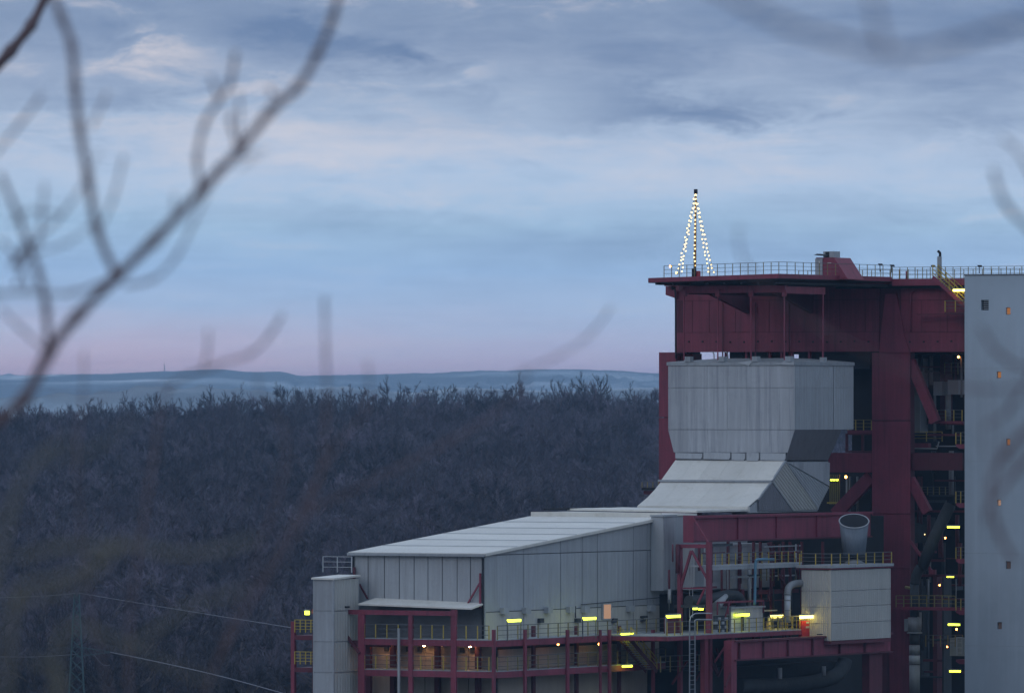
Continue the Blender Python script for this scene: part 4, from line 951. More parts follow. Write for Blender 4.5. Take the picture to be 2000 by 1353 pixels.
for k in range(30):
    p_ = cr.uniform(1782, 1880); y0 = cr.choice((695, 760, 880, 930, 1005, 1060, 1130, 1195, 1240)); y1 = y0 + cr.uniform(25, 95); o_ = cr.uniform(3, 9)
    bh.part('pipe', tube([PA(p_, y0, bG + o_), PA(p_, y1, bG + o_)], cr.uniform(.05, .22), seg=6), cr.choice((DARKC, DUCT, RED2, DARKC)))
for k in range(18):
    p_ = cr.uniform(1780, 1850); y_ = cr.uniform(700, 1340); o_ = cr.uniform(2.5, 7)
    bh.part('floor_beam', abox(bG + o_, p_, min(1884, p_ + cr.uniform(20, 90)), y_, y_ + cr.uniform(1.5, 5), .3), cr.choice((RED2, DARKC, RED2)))
for k, (p_, y_) in enumerate(((1850, 1262), (1846, 1050), (1835, 1142))):
    bulk('small warm lamp deep in the dark bay by the tower, ' + ('lowest', 'highest', 'middle')[k] + ' of three', PA(p_, y_, bG + 2.2), r=.07)
railing('dim railing of the lowest floor between banded pipe and tower', [PA(1808, 1262, bG + 1), PA(1880, 1262, bG + 1)], sp=.7, h=1.0, group=RI, postm=YELD)
# yellow lit bars left of column
yb = Thing('lit_grating', 'yellow lit bars of a grating behind the chute left of the big column', 'grating', PA(1630, 985, bG + 4))
for k in range(6): yb.part('bar', abox(bG + 4, 1620 + k * 3.6, 1621.4 + k * 3.6, 926, 985, .1), YELD)
yb.part('rail', abox(bG + 3.9, 1615, 1641, 980, 983, .08), YEL)
for p_, tx_ in ((1624, 'left'), (1629, 'middle'), (1635, 'right')): lamp('tiny green lamp, %s one of three in the gap left of the big column' % tx_, PA(p_, 937, bG + 3), L=.14, h=.12, group='tiny green lamps')
bulk('warm lamp behind the diagonal brace left of the big column', PA(1652, 931, bG + 4), r=.11)
bulk('warm lamp high under the ceiling next to the tower', PA(1872, 697, bG + 5), r=.1)
# inclined and vertical flue pipe
fp = Thing('flue_pipe', 'thick dark inclined pipe turning into a banded vertical pipe right of the big column', 'pipe', PA(1786, 1353, bG - .5))
fp.part('inclined_pipe', tube([PA(1856, 985, bG + 1), PA(1824, 1050, bG - .2), PA(1800, 1110, bG - .6)], [.5, .52, .5], seg=16), DARKC)
fp.part('elbow', tube(smoothpath([PA(1799, 1106, bG - .6), PA(1790, 1122, bG - .6), PA(1787, 1140, bG - .6)], 4), .44, seg=16), DARKC)
for y0, y1, r_, m_ in ((1136, 1204, .4, DARKC), (1205, 1234, .58, DUCT), (1235, 1258, .44, DARKC), (1259, 1278, .46, DUCT), (1279, 1297, .48, GALV), (1298, 1353, .46, DUCT)):
    fp.part('pipe_section', tube([PA(1786, y0, bG - .6), PA(1786, y1 - .6, bG - .6)], r_, seg=16), m_)
fp.part('side_box', abox(bG - 1, 1766, 1776, 1208, 1232, .8), DUCT); fp.part('flange', tube([PA(1786, 1234, bG - .6), PA(1786, 1236, bG - .6)], .66, seg=16), GALV)
fp.part('valve', tube([PA(1768, 1146, bG - .8), PA(1780, 1148, bG - .8)], .13, seg=8), YELD)
for i, (p_, y_, L_, tx_) in enumerate(((1862, 1029, 1.1, 'highest of the three long ones between big column and tower'), (1863, 1219, 1.05, 'second of the three long ones between big column and tower'), (1865, 1310, 1.0, 'lowest between big column and tower'), (1856, 1126, .6, 'short one under the dark red beam by the tower'))):
    lamp('green-yellow tube lamp, ' + tx_, PA(p_, y_, bG - 2.2), L=L_, h=.15 if i < 3 else .08)
bulk('warm lamp behind the second tube lamp by the tower', PA(1868, 1228, bG + .5), r=.08)
bulk('tiny white lamp on the inclined pipe', PA(1806, 1043, bG - .9), r=.05, m=BULB)

# ---- lower right complex ---------------------------------------------------------------------
ab = 4.0
gr = Thing('plate_girder', 'long dark red plate girder below the chute running back to the big column', 'girder', PB(1350, 1057, ab))
bnb = B(1350, ab); bfb = B(1700, ab)
gr.part('web', lbox(ab - .25, ab, bnb, bfb, Z(1056, ab, bnb), Z(1012, ab, bnb)), RED)
gr.part('top_flange', lbox(ab - .6, ab + .25, bnb, bfb, Z(1011.9, ab, bnb), Z(1007, ab, bnb)), RED); gr.part('bottom_flange', lbox(ab - .4, ab + .2, bnb, bfb, Z(1059, ab, bnb), Z(1056.1, ab, bnb)), RED2)
for p_ in (1352, 1440, 1515, 1594, 1680): q0 = B(p_, ab); gr.part('stiffener', lbox(ab + .004, ab + .16, q0 - .06, q0 + .06, Z(1055, ab, bnb), Z(1012.5, ab, bnb)), RED)
gr.part('end_plate', lbox(ab - .7, ab + .27, bnb - .1, bnb - .005, Z(1059, ab, bnb), Z(1006, ab, bnb)), RED)
# dark core machinery block behind
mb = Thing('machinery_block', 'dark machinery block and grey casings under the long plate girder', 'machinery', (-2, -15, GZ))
mb.part('rear_wall', lbox(-8, .5, -22, 14, GZ, Z(1150, 0, 0)), DARK); mb.part('rear_wall', lbox(-8, 1.2, -4, 14, Z(1150, 0, 0), Z(1010, 0, 0)), DARK)  # rear walls near black, shade put into the colour
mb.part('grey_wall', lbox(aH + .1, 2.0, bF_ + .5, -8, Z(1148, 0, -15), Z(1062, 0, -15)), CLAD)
for p0, p1, y0, y1 in ((1425, 1445, 1064, 1092), (1448, 1472, 1064, 1150), (1390, 1420, 1064, 1150)):
    mb.part('casing_panel', bbox(2.4, p0, p1, y0, y1, .3), CLADS)
for p_ in (1424, 1446, 1474, 1487, 1508, 1532, 1545, 1568, 1609): mb.part('post', lbox(ab - 1.2, ab - 1, B(p_, ab - 1) - .1, B(p_, ab - 1) + .1, Z(1240, 0, 0), Z(1058, ab, B(p_, ab))), RED2)
for (x0, y0), (x1, y1) in (((1500, 1060), (1518, 1100)), ((1545, 1062), (1560, 1130)), ((1520, 1120), (1545, 1160))): mb.part('brace', bar(PB(x0, y0, ab - .8), PB(x1, y1, ab - .8), .15), RED2)
mb.part('beam', bbox(ab - .9, 1480, 1560, 1152, 1160, .2), RED2)
cr = random.Random(33)
for k in range(34):
    p_ = cr.uniform(1305, 1560); aa_ = cr.uniform(2.6, 3.6); y0 = cr.choice((1062, 1112, 1150, 1170)); y1 = y0 + cr.uniform(20, 85)
    mb.part('pipe', tube([PB(p_, y0, aa_), PB(p_, min(y1, 1245), aa_)], cr.uniform(.05, .16), seg=6), cr.choice((DUCT, DARKC, RED2, GALV, RED2)))
for k in range(16):
    p_ = cr.uniform(1310, 1500); y_ = cr.choice((1068, 1082, 1116, 1128, 1152, 1172, 1192, 1212)) + cr.uniform(-3, 3); aa_ = cr.uniform(2.7, 4.2)
    b_ = B(p_, aa_); z_ = Z(y_, aa_, b_); mb.part('beam', lbox(aa_, aa_ + .12, b_, b_ + cr.uniform(2, 7), z_, z_ + cr.uniform(.08, .25)), cr.choice((RED2, RED2, DARKC, GALV)))
for k in range(8):
    p_ = cr.uniform(1320, 1430); aa_ = cr.uniform(3, 5); y_ = cr.uniform(1258, 1300); mb.part('brace', bar(PB(p_, y_, aa_), PB(p_ + cr.uniform(-30, 30), y_ + 45, aa_), .14), RED2)
for k in range(7):
    p_ = 1500 + k * 9; mb.part('tank', tube([PB(p_, 1212 + (k % 3) * 6, 3.4), PB(p_, 1238, 3.4)], .22, seg=8), cr.choice((GALV, DARKC, BEIGE)))
railing('yellow railing low behind the caged ladder under the equipment platform', [PB(1290, 1312, 4.5), PB(1384, 1308, 4.5)], sp=1.5, h=1.3, postm=YELD)
railing('dim yellow railing of a floor between walkway and kiosk roof', [PB(1486, 1134, 3.9), PB(1520, 1133, 3.9)], sp=1.0, h=1.0, postm=YELD)
# trestle at near end
tr = Thing('trestle_tower', 'red steel trestle with A-shaped braces at the near end of the plate girder', 'steel frame', PB(1385, 1353, ab + .6))
aq = ab + .3
qn = B(1350, ab) - 1.0
def trp(px_, py_): return PA(px_, py_, qn)
for p_, w_, y_ in ((1328, 7, 1063), (1385, 9, 1058)):
    q0 = trp(p_, y_); tr.part('leg', lbox(q0[0] - w_ * .0215, q0[0] + w_ * .0215, qn - .2, qn + .2, GZ, q0[2]), RED)
tr.part('top_beam', bar(trp(1326, 1066), trp(1385, 1066), .3, .3), RED)
for p, q_, wd in (((1350, 1075), (1330, 1145), .2), ((1351, 1075), (1384, 1135), .17), ((1355, 1012), (1383, 1058), .12), ((1376, 1150), (1360, 1185), .15), ((1326, 1148), (1385, 1148), .12)):
    tr.part('brace', bar(trp(*p), trp(*q_), wd), RED)
tr.part('brace', bar(trp(1424, 1250), trp(1396, 1292), .14), RED)
tr.part('platform_beam', bar(trp(1318, 1183), trp(1378, 1183), .2, .25), DARKC)
tr.part('ladder', abox(qn + .5, 1346, 1347, 1085, 1205, .05), GALV); tr.part('ladder', abox(qn + .5, 1352, 1353, 1085, 1205, .05), GALV)
# walkway with rail
wk = Thing('walkway', 'pale grey walkway in front of the casings below the plate girder', 'walkway', PB(1372, 1108, ab + 1.5))
w0b, w1b = B(1372, ab + 1.5), B(1566, ab + 1.5); zw = Z(1104, ab + 1.5, w0b)
wk.part('deck', lbox(ab + .3, ab + 1.5, w0b, w1b, zw - .12, zw), GALV); wk.part('toe_beam', lbox(ab + 1.3, ab + 1.48, w0b, w1b, zw - .4, zw - .13), TRIMG)
railing('yellow posted railing on the pale walkway below the plate girder', [(ab + 1.45, w0b, zw), (ab + 1.45, w1b, zw)], sp=1.15, h=.95)
pp = PB(1475, 1104, ab + 1.9)
bp = Thing('blue_pipe', 'light blue pipe dropping from the walkway to the kiosk roof', 'pipe', pp)
bp.part('vertical_pipe', tube(smoothpath([PB(1512, 1092, ab + 1.0), PB(1482, 1092, ab + 1.9), PB(1476, 1097, ab + 1.9), PB(1475, 1120, ab + 1.9), PB(1474, 1181, ab + 1.9)], 5), .12, seg=8), BLUEP)
# dark ducts
dc = Thing('elbow_duct', 'dark bent insulated duct above the kiosk roof', 'duct', PB(1400, 1185, ab + .2))
dc.part('duct', tube(smoothpath([PB(1345, 1172, ab + .2), PB(1390, 1168, ab + .2), PB(1425, 1160, ab + .2), PB(1443, 1166, ab + .2), PB(1447, 1184, ab + .2)], 5), .42, seg=14), DARKC)
dc.part('branch', tube([PB(1399, 1183, ab + .8), PB(1418, 1163, ab + .8)], [.4, .2], seg=10), GALV)
# platform in front
aP = 7.0
bp0, bp1 = B(1305, aP), B(1592, aP); zp = Z(1241, aP, bp0)
pl = Thing('equipment_platform', 'red edged equipment platform with kiosk and pipes in front of the corrugated house', 'platform', (aP, bp0, GZ))
pl.part('deck', lbox(1.5, aP, bp0, bp1, zp - .08, zp), TRIMG); pl.part('edge_beam', lbox(aP - .2, aP + .02, bp0, bp1, zp - .42, zp - .09), RED)
pl.part('edge_beam', lbox(1.5, aP - .21, bp0 - .02, bp0 + .2, zp - .42, zp - .09), RED)
for p_ in (1384, 1436): q0 = B(p_, aP); pl.part('leg', lbox(aP - .6, aP - .2, q0 - .3, q0 + .3, GZ, zp - .43), RED)
railing('yellow posted railing along the edge of the equipment platform', [(aP - .1, bp0, zp), (aP - .1, bp1, zp)], sp=1.25)
railing('dense yellow railing on the far part of the equipment platform by the bent pipe', [(aP - 1.4, B(1500, aP - 1.4), zp), (aP - 1.4, B(1556, aP - 1.4), zp)], sp=.8)
kz = Thing('kiosk', 'grey equipment kiosk with pale door panels under a railed roof', 'kiosk', (aP - 2.5, B(1427, aP - 2), zp))
ak = aP - 2.0
kz.part('wall', bbox(ak, 1428, 1490, 1186, 1238, 2.2), CLADS); kz.part('door', bbox(ak + .06, 1428, 1434, 1194, 1238, .05), ROOFM); kz.part('door', bbox(ak + .06, 1457, 1466, 1200, 1238, .05), CORR)
kz.part('dark_gap', bbox(ak + .05, 1448, 1453, 1203, 1238, .04), DARK); kz.part('roof', lbox(ak - 2.3, ak + .15, B(1425, ak), B(1492, ak), Z(1188, ak, B(1428, ak)), Z(1185, ak, B(1428, ak))), TRIMG)
bm = bmesh.new(); zz = Z(1176, ak, B(1400, ak)); bar((ak + .1, B(1399, ak), zz), (ak + .1, B(1489, ak), zz), .1, .15, bm)
for p_ in (1399, 1420, 1489): bar((ak + .1, B(p_, ak), zz), (ak + .1, B(p_, ak), zz - 1), .1, bm=bm)
bar((ak + .1, B(1423, ak), zz), (ak + .1, B(1414, ak), Z(1205, ak, B(1414, ak))), .1, bm=bm); kz.part('roof_rail', bm, RED)
sw = Thing('switch_cabinet', 'stack of small grey switch boxes left of the kiosk', 'cabinet', PB(1400, 1238, ak + .3))
for r_ in range(4):
    for c_ in range(4): sw.part('switch_box', bbox(ak + .4, 1397 + c_ * 6.5, 1402 + c_ * 6.5, 1205 + r_ * 8, 1211 + r_ * 8, .2), TRIMG if (r_ + c_) % 2 else DARKC)
bw = bbox(ak + .1, 1395, 1424, 1202, 1239, .1); sw.part('back_panel', bw, DARK)
lp = 'b'
lamp('tube lamp over the door at the left end of the equipment platform', PB(1315, 1203, aP - 1), lp, L=2.1, h=.2, pole=1.5)
lamp('tube lamp on the kiosk wall', PB(1450, 1200, ak + .3), lp, L=2.1, h=.2)
lamp('warm tube lamp left of the silver bent pipe', PB(1517, 1203, aP - 2.5), lp, L=1.9, h=.2, m=TUBEW)
lamp('warm tube lamp over the red door beside the corrugated house', PB(1575, 1204, aP + .3), lp, L=2.1, h=.24, m=TUBEW)
lamp('small green lamp left one of a pair on the dark duct above the caged ladder', PB(1358, 1188, ab + 1.4), lp, L=.5, h=.14, group='small green lamp pair')
lamp('small green lamp right one of a pair on the dark duct above the caged ladder', PB(1369, 1189, ab + 1.4), lp, L=.5, h=.14, group='small green lamp pair')
rd = Thing('red_door', 'bright red steel door box under a warm lamp at the corrugated house', 'door', PB(1577, 1246, aP))
rd.part('door_leaf', bbox(aP + .05, 1566, 1588, 1212, 1246, .3), REDD); rd.part('door_plate', bbox(aP + .08, 1575, 1580, 1213, 1217, .02), GALV); rd.part('door_plate', bbox(aP + .08, 1574, 1581, 1222, 1226, .02), BEIGE)
sd = Thing('dark_doorway', 'dark framed opening at the left end of the equipment platform', 'doorway', PB(1315, 1240, 3.4))
sd.part('opening', bbox(3.4, 1303, 1330, 1205, 1240, .3), RED2); bm = bbox(3.5, 1301, 1303, 1203, 1240, .1); bbox(3.5, 1330, 1332, 1203, 1240, .1, bm); sd.part('frame', bm, GALV)
# bent silver pipe
bpz = Thing('bent_vent_pipe', 'silver bent pipe rising from the platform beside the corrugated house', 'pipe', PB(1537, 1215, aP - 1))
aE = aP - .8
bpz.part('riser', tube([PB(1538, 1215, aE), PB(1538, 1160, aE)], .27, seg=14), GALV); bpz.part('elbow', tube(smoothpath([PB(1538, 1162, aE), PB(1540, 1148, aE), PB(1550, 1140, aE), PB(1568, 1138, aE)], 5), .3, seg=14), DUCT)
for y_ in (1158, 1170, 1190): bpz.part('band', tube([PB(1538, y_, aE), PB(1538, y_ + 2, aE)], .3, seg=14), DUCT)
bpz.part('end_flange', tube([PB(1564, 1138, aE), PB(1570, 1138, aE)], .38, seg=14), DARKC)
# caged ladder
LADM = mat('dull_ladder_steel', (.2, .22, .24), .6)
cl = Thing('caged_ladder', 'grey caged ladder with hooped top climbing to the platform', 'ladder', PB(1352, 1353, aP + .3))
qb = bp0 + .0; ql = PB(1352, 1210, aP + .5); al, bl = ql[0], ql[1]; zlb = Z(1380, al, bl)
for s in (-1, 1): cl.part('stile', lbox(al - .04, al + .04, bl + s * .45 - .04, bl + s * .45 + .04, zlb, Z(1212, al, bl)), LADM)
z_ = zlb; 
bm0 = lbox(al - .03, al + .03, bl - .42, bl + .42, 0, .04); bmesh.ops.translate(bm0, vec=-W((al, bl, 0)), verts=bm0.verts)
rme = bpy.data.meshes.new('rung'); bm0.to_mesh(rme); bm0.free(); rme.materials.append(LADM)
while z_ < Z(1214, al, bl):
    o = bpy.data.objects.new('rung', rme); C.objects.link(o); o.parent = cl.e; o.location = W((al, bl, z_)) - cl.org; z_ += .36
bm = tube(smoothpath([PB(1347, 1214, al), PB(1349, 1204, al), PB(1355, 1199, al), PB(1362, 1197, al), PB(1390, 1197, al)], 4), .05, seg=6); tube(smoothpath([PB(1357, 1214, al), PB(1360, 1209, al), PB(1390, 1209, al)], 4), .04, bm, 6); cl.part('hoop', bm, GALV)
# corrugated house
aK = 9.0; bK0 = B(1622, aK); bK1 = B(1739, aK); aK0 = A(1566, bK0)
zk1, zk0 = Z(1112, aK, bK0), Z(1251, aK, bK0)
ch = Thing('corrugated_house', 'pale ribbed corrugated enclosure carrying the open grey funnel', 'building', (aK, bK0, zk0))
ch.part('core', lbox(aK0 + .03, aK - .1, bK0 + .1, bK1, zk0 + .1, zk1 - .05), CLAD)
rws = [1113, 1154, 1185, 1217, 1251]
for y0, y1 in zip(rws, rws[1:]):
    z1, z0 = Z(y0, aK, bK0) - .02, Z(y1, aK, bK0) + .02
    ch.part('front_sheet', corrugate([(aK0, bK0, z0), (aK - .03, bK0, z0), (aK - .03, bK0, z1), (aK0, bK0, z1)], ZV, -V, .2, .05), CORR)
    ch.part('side_sheet', corrugate([(aK, bK0 + .03, z0), (aK, bK1, z0), (aK, bK1, z1), (aK, bK0 + .03, z1)], ZV, U, .34, .07), CORR)
ch.part('corner_trim', lbox(aK - .1, aK + .06, bK0 - .05, bK0 + .1, zk0, zk1), CORR)
ch.part('roof_rim', lbox(aK0 - .1, aK + .15, bK0 - .15, bK1 + .1, zk1 + .01, zk1 + .12), RED); ch.part('roof_deck', lbox(aK0 - .4, aK + .25, bK0 - .25, bK1 + .15, zk1 + .13, zk1 + .36), TRIMG)
ch.part('floor_beam', lbox(aK0 - .3, aK + .05, bK0 - .05, bK1, zk0 - .3, zk0 - .02), RED2)
ch.part('stay_rod', tube([PB(1596, 1238, aK + .1), PB(1606, 1238, aK + .1)], .05, seg=5), DARK)
railing('yellow railing on the roof of the corrugated house round the funnel foot', [(aK0 - .2, bK0, zk1 + .37), (aK + .1, bK0, zk1 + .37), (aK + .1, bK1, zk1 + .37)], sp=1.5, h=.95)
lb = Thing('lower_girder', 'dark red stiffened girder under the corrugated house', 'girder', PB(1440, 1288, aK - .5))
al2 = aK - .6; l0, l1 = B(1432, al2), B(1739, al2)
lb.part('web', lbox(al2 - .2, al2, l0, l1, Z(1287, al2, l0), Z(1254, al2, l0)), RED); lb.part('top_flange', lbox(al2 - .5, al2 + .25, l0, l1, Z(1253.8, al2, l0), Z(1250, al2, l0)), RED2); lb.part('bottom_flange', lbox(al2 - .5, al2 + .25, l0, l1, Z(1290, al2, l0), Z(1287.2, al2, l0)), RED2)
for p_ in (1442, 1489, 1537, 1585, 1638, 1687): q0 = B(p_, al2); lb.part('stiffener', lbox(al2 + .003, al2 + .2, q0 - .06, q0 + .06, Z(1286.8, al2, l0), Z(1254.2, al2, l0)), RED2)
lb.part('leg', lbox(al2 - .6, al2 + .1, l0 - .5, l0 + .4, GZ, Z(1250, al2, l0)), RED); lb.part('leg', lbox(al2 - .8, al2 - .1, B(1700, al2), B(1725, al2), GZ, Z(1291, al2, l0)), RED2)
lb.part('brace', bar(PB(1432, 1300, al2), PB(1416, 1340, al2), .15), RED2)
# dark mass beneath + curved duct
ud = Thing('bottom_duct', 'large dark curved duct below the stiffened girder at the bottom edge', 'duct', PB(1600, 1353, 4))
ud.part('duct', tube(smoothpath([PB(1440, 1340, 3), PB(1560, 1335, 3), PB(1625, 1322, 3), PB(1645, 1303, 3), PB(1650, 1288, 3)], 6), .62, seg=18), DARKC)
ud.part('stub', tube([PB(1523, 1303, 4.2), PB(1523, 1325, 4.2)], .2, seg=8), GALV); ud.part('stub', tube([PB(1609, 1300, 4.2), PB(1609, 1318, 4.2)], .18, seg=8), GALV)
ud.part('casing', lbox(-3, 2.0, -24, 6, GZ, Z(1292, 0, 0)), DARK)  # near-black block painting the shaded depth below the girder
# funnel
fc = PB(1668, 1083, aK - 2.2); fw = W(fc); sfz = fw.y / F
fn = Thing('funnel', 'open-mouthed grey metal funnel vent on the corrugated house roof', 'funnel', fc)
bm = bmesh.new(); seg = 40; r0, r1 = 22 * sfz, 29 * sfz; hgt = 66 * sfz
rg = [[], [], [], []]
for k in range(seg):
    t = 2 * math.pi * k / seg; c_, s_ = math.cos(t), math.sin(t)
    up_ = hgt + s_ * 13 * sfz              # rim slants down towards the camera
    rg[0].append(bm.verts.new(fw + Vector((c_ * r0, s_ * r0, 0)))); rg[1].append(bm.verts.new(fw + Vector((c_ * r1, s_ * r1, up_))))
    rg[2].append(bm.verts.new(fw + Vector((c_ * (r1 - .07), s_ * (r1 - .07), up_)))); rg[3].append(bm.verts.new(fw + Vector((c_ * (r0 - .07), s_ * (r0 - .07), .3))))
for i in range(3):
    for k in range(seg):
        f = bm.faces.new((rg[i][k], rg[i][(k + 1) % seg], rg[i + 1][(k + 1) % seg], rg[i + 1][k])); f.smooth = i != 1; f.material_index = 1 if i == 2 else 0
f = bm.faces.new(rg[3]); f.material_index = 1; bm.faces.new(rg[0][::-1])
FUN = mat('blue_grey_funnel_metal', (.12, .145, .17), .6, var=.12, streak=.35)
fn.part('cone', bm, [FUN, DARK])
bm = bmesh.new(); ringp = [fw + Vector((math.cos(t) * r1, math.sin(t) * r1, hgt + math.sin(t) * 13 * sfz)) for t in (2 * math.pi * k / seg for k in range(seg + 1))]
fn.part('rim', tube(ringp, .05, bm, 5, loc=False, caps=False), GALV)
fn.part('neck', tube([(fc[0], fc[1], fc[2] - .35), (fc[0], fc[1], fc[2] - .005)], .35, seg=12), DARK); fn.part('base_cone', tube([(fc[0], fc[1], zk1 + .37), (fc[0], fc[1], fc[2] - .36)], [.95, .4], seg=14), DUCT)
# far stub platform left of the frame
sb_ = Thing('side_platform', 'small dark railed platform sticking out left of the big frame above the hall', 'platform', PA(1253, 966, 8))
sb_.part('deck', abox(8, 1253, 1290, 952, 957, 2), DARK); sb_.part('bracket', abox(8.3, 1257, 1280, 958, 965, 1), RED2)
railing('low dark railing of the small platform left of the big frame', [PA(1254, 952, 8), PA(1286, 952, 8)], sp=.6, h=.5, postm=YELD)

# ------------------------------------------------------------------ lattice pylon and lines
YP = 900.0; sc_ = YP / F
py_ = Thing('lattice_pylon', 'slim green-grey lattice pylon in front of the wood at lower left', 'pylon', PY(150, 1353, YP), world=True)
zt, zb = PY(150, 1160, YP).z, GZ; xc = PY(150, 0, YP).x
py_.org = Vector((xc, YP, zb)); py_.e.location = py_.org
def hw(z):
    f = (zt - z) / (zt - PY(0, 1353, YP).z); return sc_ * (4.5 + 10 * f)
def crn(z, i): h_ = hw(z); return Vector((xc + (-h_, h_, h_, -h_)[i], YP + (-h_, -h_, h_, h_)[i], z))
for i in range(4): py_.part('leg', bar(crn(zt, i), crn(zb, i), .09, loc=False), STEELT)
lv = []; z_ = zt
while z_ > zb: lv.append(z_); z_ -= max(.8, hw(z_) * 2.0)
for s in range(4):
    bm = bmesh.new()
    for z0, z1 in zip(lv, lv[1:]):
        bar(crn(z0, s), crn(z1, (s + 1) % 4), .05, bm=bm, loc=False); bar(crn(z1, s), crn(z0, (s + 1) % 4), .05, bm=bm, loc=False)
    py_.part('lattice', bm, STEELT)
bm = bmesh.new(); 
for d in (-1, 1):
    bar(PY(150, 1262, YP) + Vector((0, d * .5, 0)), PY(215, 1272, YP), .07, bm=bm, loc=False); bar(PY(150, 1281, YP) + Vector((0, d * .5, 0)), PY(215, 1273, YP), .07, bm=bm, loc=False)
for k in range(5): x_ = 160 + k * 11; bar(PY(x_, 1264 + k * 2, YP), PY(x_ + 8, 1280 - k * 1.5, YP), .05, bm=bm, loc=False)
py_.part('crossarm', bm, STEELT)
def wire(label, pts, r): tag(mesh_obj('power_line', tube(smoothpath(pts, 6), r, seg=4, loc=False), WIRE, org=Vector(pts[0])), label, 'cable', 'cables of the pylon')
wire('thin pale cable from the pylon top sloping down to the plant', [PY(152, 1157, YP), PY(240, 1172, 890), PY(400, 1198, 860), PY(575, 1226, 800)], .035)
wire('thin cable leaving the pylon top towards the left edge', [PY(148, 1158, YP), PY(90, 1163, 905), PY(-10, 1167, 915)], .03)
wire('thicker bright cable from the pylon arm running down to the right', [PY(216, 1273, YP), PY(300, 1290, 880), PY(440, 1322, 840), PY(620, 1372, 800)], .05)
wire('cable from the pylon arm height leaving to the left edge', [PY(148, 1277, YP), PY(60, 1282, 905), PY(-20, 1281, 910)], .035)
wire('short cable loop hanging under the pylon arm', [PY(184, 1278, YP - 1), PY(196, 1293, YP - 1), PY(205, 1299, YP - 1), PY(215, 1298, YP - 1)], .05)
tag(mesh_obj('radio_mast', bar(PY(321, 727, 12000), PY(321, 711, 12000), .8, loc=False), STEELT, org=PY(321, 727, 12000)), 'thin mast standing alone on the far ridge, left part of the skyline', 'mast')

# ------------------------------------------------------------------ near bare trees (out of focus)
OLIVE = mat('near_olive_bark', (.17, .165, .13), .9, var=.2, scale=5)
def near_tree(name, label, Y, trunk_px, root_py, twigs, cat='tree', rk=1.0, NBARK=NBARK):
    """twigs: list of (points [(px,py[,dY])], r0_px, r1_px); radii in photo pixels at that distance"""
    s_ = Y / F; base = Vector(((trunk_px - 1000) * s_, Y, 0)); base.z = H(base.x, Y)
    t = Thing(name, label, cat, base, world=True)
    top = PY(trunk_px, root_py, Y)
    t.part('trunk', tube(smoothpath([base - ZV * .3, base.lerp(top, .5) + Vector((.05, 0, 0)), top, top + Vector((-.01, 0, .1))], 4), [.1] * 4 + [.08] * 4 + [.06] * 5, seg=8, loc=False), NBARK)
    for pts, r0, r1 in twigs:
        P = [PY(p[0], p[1], Y + (p[2] if len(p) > 2 else 0)) for p in pts]
        sm = smoothpath(P, 5); n_ = len(sm)
        rr = [s_ * rk * (r0 + (r1 - r0) * i / (n_ - 1)) * (1 + .3 * (i % 5 == 0) - .1 * (i % 5 == 2)) for i in range(n_)]
        t.part('branch', tube(sm, rr, seg=6, loc=False), NBARK)
    return t
near_tree('near_bare_tree', 'blurred bare branches crossing the sky at upper left, tree just outside the frame', 38, -420, 1100, [
    ([(-420, 1100), (-150, 950), (-40, 850), (45, 782), (95, 690), (150, 618), (228, 540), (300, 470), (400, 365), (470, 290), (530, 215), (582, 170), (620, 105), (650, 35), (665, -30)], 9, 4.6),
    ([(228, 540), (190, 450), (172, 350), (155, 250), (146, 170), (140, 90), (120, 35), (95, -30)], 5, 4.6),
    ([(95, 690), (90, 600), (75, 530), (55, 475), (35, 420), (0, 340)], 4.6, 3),
    ([(228, 540), (140, 572), (60, 570), (-30, 575)], 2.2, 3), ([(245, 558), (300, 545), (345, 500), (375, 440), (405, 380)], 2.6, 1.6),
    ([(392, 362), (385, 310), (400, 240), (425, 200), (450, 160), (460, 100)], 3.4, 2.8), ([(428, 195), (412, 150)], 2.2, 2), ([(465, 285), (450, 240), (455, 215)], 3, 2), ([(470, 270), (466, 180)], 1.6, 1.6),
    ([(470, 330), (520, 290)], 1.3, 1), ([(180, 335), (120, 420), (60, 480), (30, 520)], 1.8, 2.4), ([(190, 455), (220, 390), (242, 305)], 1.8, 2),
    ([(178, 250), (210, 180)], 1.8, 1.6), ([(170, 340), (195, 295)], 1.2, 1.2), ([(75, 480), (82, 420), (87, 360)], 2, 1.8), ([(30, 560), (60, 500), (130, 475), (190, 430)], 1.8, 1.2),
    ([(-10, 300), (40, 240), (82, 185)], 2.4, 2.2), ([(340, 430), (340, 380)], 1.6, 1.6), ([(530, 190), (527, 170)], 1.8, 1.8), ([(20, 520), (50, 470), (30, 400)], 3, 2), ([(120, 420), (60, 410), (20, 440)], 1.6, 1.4), ([(400, 365), (430, 320), (500, 300)], 1.5, 1.2), ([(0, 600), (40, 640), (95, 690)], 1.6, 2.2), ([(582, 170), (545, 190), (528, 172)], 1.4, 1.4), ([(0, 470), (30, 500), (55, 560)], 2.5, 2)], rk=1.55)
near_tree('near_bare_tree', 'dark blurred branch cutting the upper left corner', 70, -500, 1000, [([(-500, 1000), (-250, 500), (-60, 200), (20, 100), (60, 50), (95, -20)], 14, 10)])
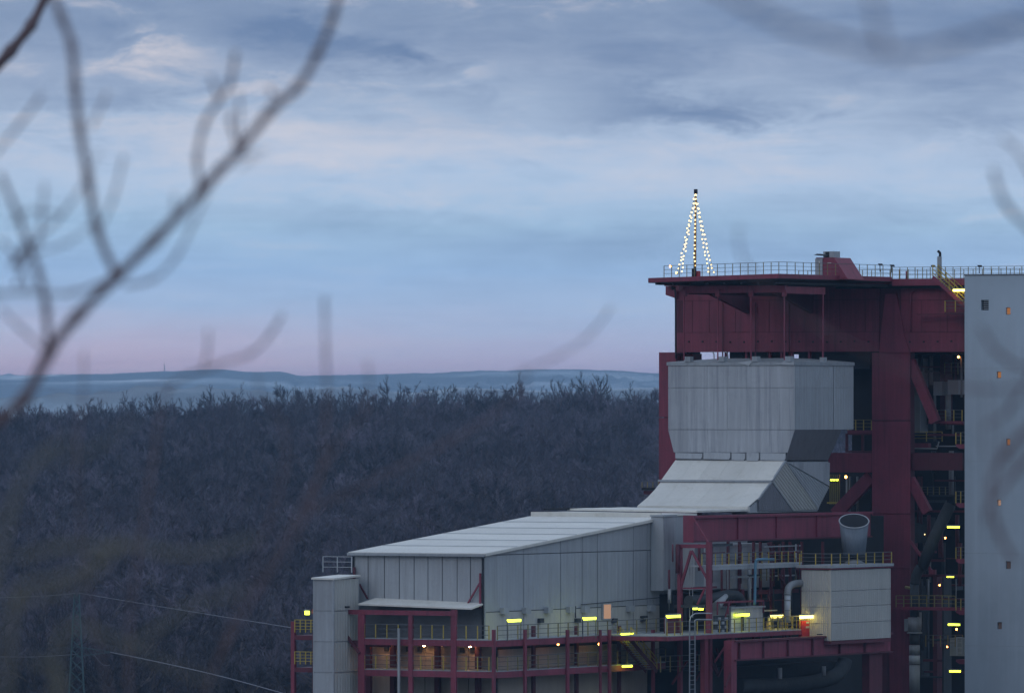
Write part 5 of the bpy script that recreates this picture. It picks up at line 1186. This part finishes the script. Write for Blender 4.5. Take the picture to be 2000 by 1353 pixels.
near_tree('near_shrub', 'blurred bare shrub whose pale twig tips poke up before the far hills', 40, 300, 1700, [
    ([(300, 1700), (420, 1300), (600, 1000), (637, 820), (636, 690), (634, 580)], 2, 3), ([(300, 1700), (250, 1300), (300, 900), (330, 760), (420, 715), (490, 690), (530, 650), (552, 612)], 2.6, 3),
    ([(395, 722), (405, 690), (407, 645)], 2.4, 2.4), ([(420, 1300), (640, 900), (715, 800), (718, 705)], 3, 2), ([(300, 1700), (180, 1200), (150, 900), (162, 780), (164, 688)], 2, 2),
    ([(330, 750), (200, 775), (90, 770)], 2.4, 2), ([(600, 1000), (900, 850), (1020, 760), (1022, 715)], 3, 1.6), ([(1000, 735), (1090, 695), (1150, 655), (1195, 598)], 1.6, 2.4),
    ([(420, 1300), (560, 900), (505, 760), (510, 735)], 2, 1.6)], 'shrub')
near_tree('near_shrub', 'large very blurred branches low across the dark wood at lower left', 27, -300, 2000, [
    ([(-300, 2000), (-20, 1500), (30, 1170), (120, 1130), (190, 1090), (240, 1060), (330, 1080), (420, 1075), (500, 1050)], 8, 5), ([(30, 1090), (120, 1068), (200, 1066), (250, 1075)], 6, 6),
    ([(-300, 2000), (60, 1500), (120, 1240), (190, 1235), (250, 1260), (310, 1225), (380, 1180), (480, 1150)], 6, 4), ([(-20, 1180), (20, 1000), (70, 900), (140, 850)], 6, 3), ([(60, 1500), (120, 1330), (60, 1290)], 8, 5), ([(240, 1060), (170, 1130), (100, 1160), (20, 1180)], 5, 6), ([(250, 1260), (330, 1300), (420, 1330)], 4, 3), ([(70, 900), (180, 880), (260, 820)], 3, 2)], 'shrub', NBARK=OLIVE)
near_tree('near_bare_tree', 'very blurred thick branch sagging across the upper right corner', 19, 2500, 300, [
    ([(2500, 300), (2250, 60), (2050, 45), (1960, 55), (1860, 85), (1760, 105), (1700, 95), (1620, 75), (1540, 50), (1460, 10), (1380, -30)], 8, 6), ([(1730, 100), (1715, 50), (1700, -30)], 5, 5),
    ([(2250, 60), (2150, 600), (1985, 900), (1930, 850), (1900, 700)], 6, 3)])
near_tree('near_bare_tree', 'faint blurred twig tips at the right edge of the sky', 34, 2500, 900, [
    ([(2500, 900), (2200, 700), (2040, 480), (1965, 400), (1940, 330)], 8, 4.5), ([(2100, 560), (2010, 330), (1960, 270)], 4, 2.5), ([(2200, 700), (1900, 760), (1600, 640), (1460, 520), (1443, 440)], 3, 2.0), ([(2200, 700), (1960, 950), (1925, 1020)], 5, 3), ([(2200, 700), (2050, 800), (1965, 880), (1935, 950), (1950, 1040), (1985, 1100)], 6, 5), ([(2200, 700), (2020, 720), (1950, 690), (1915, 640)], 5, 4), ([(2020, 720), (1970, 800), (1925, 830)], 4, 3)])
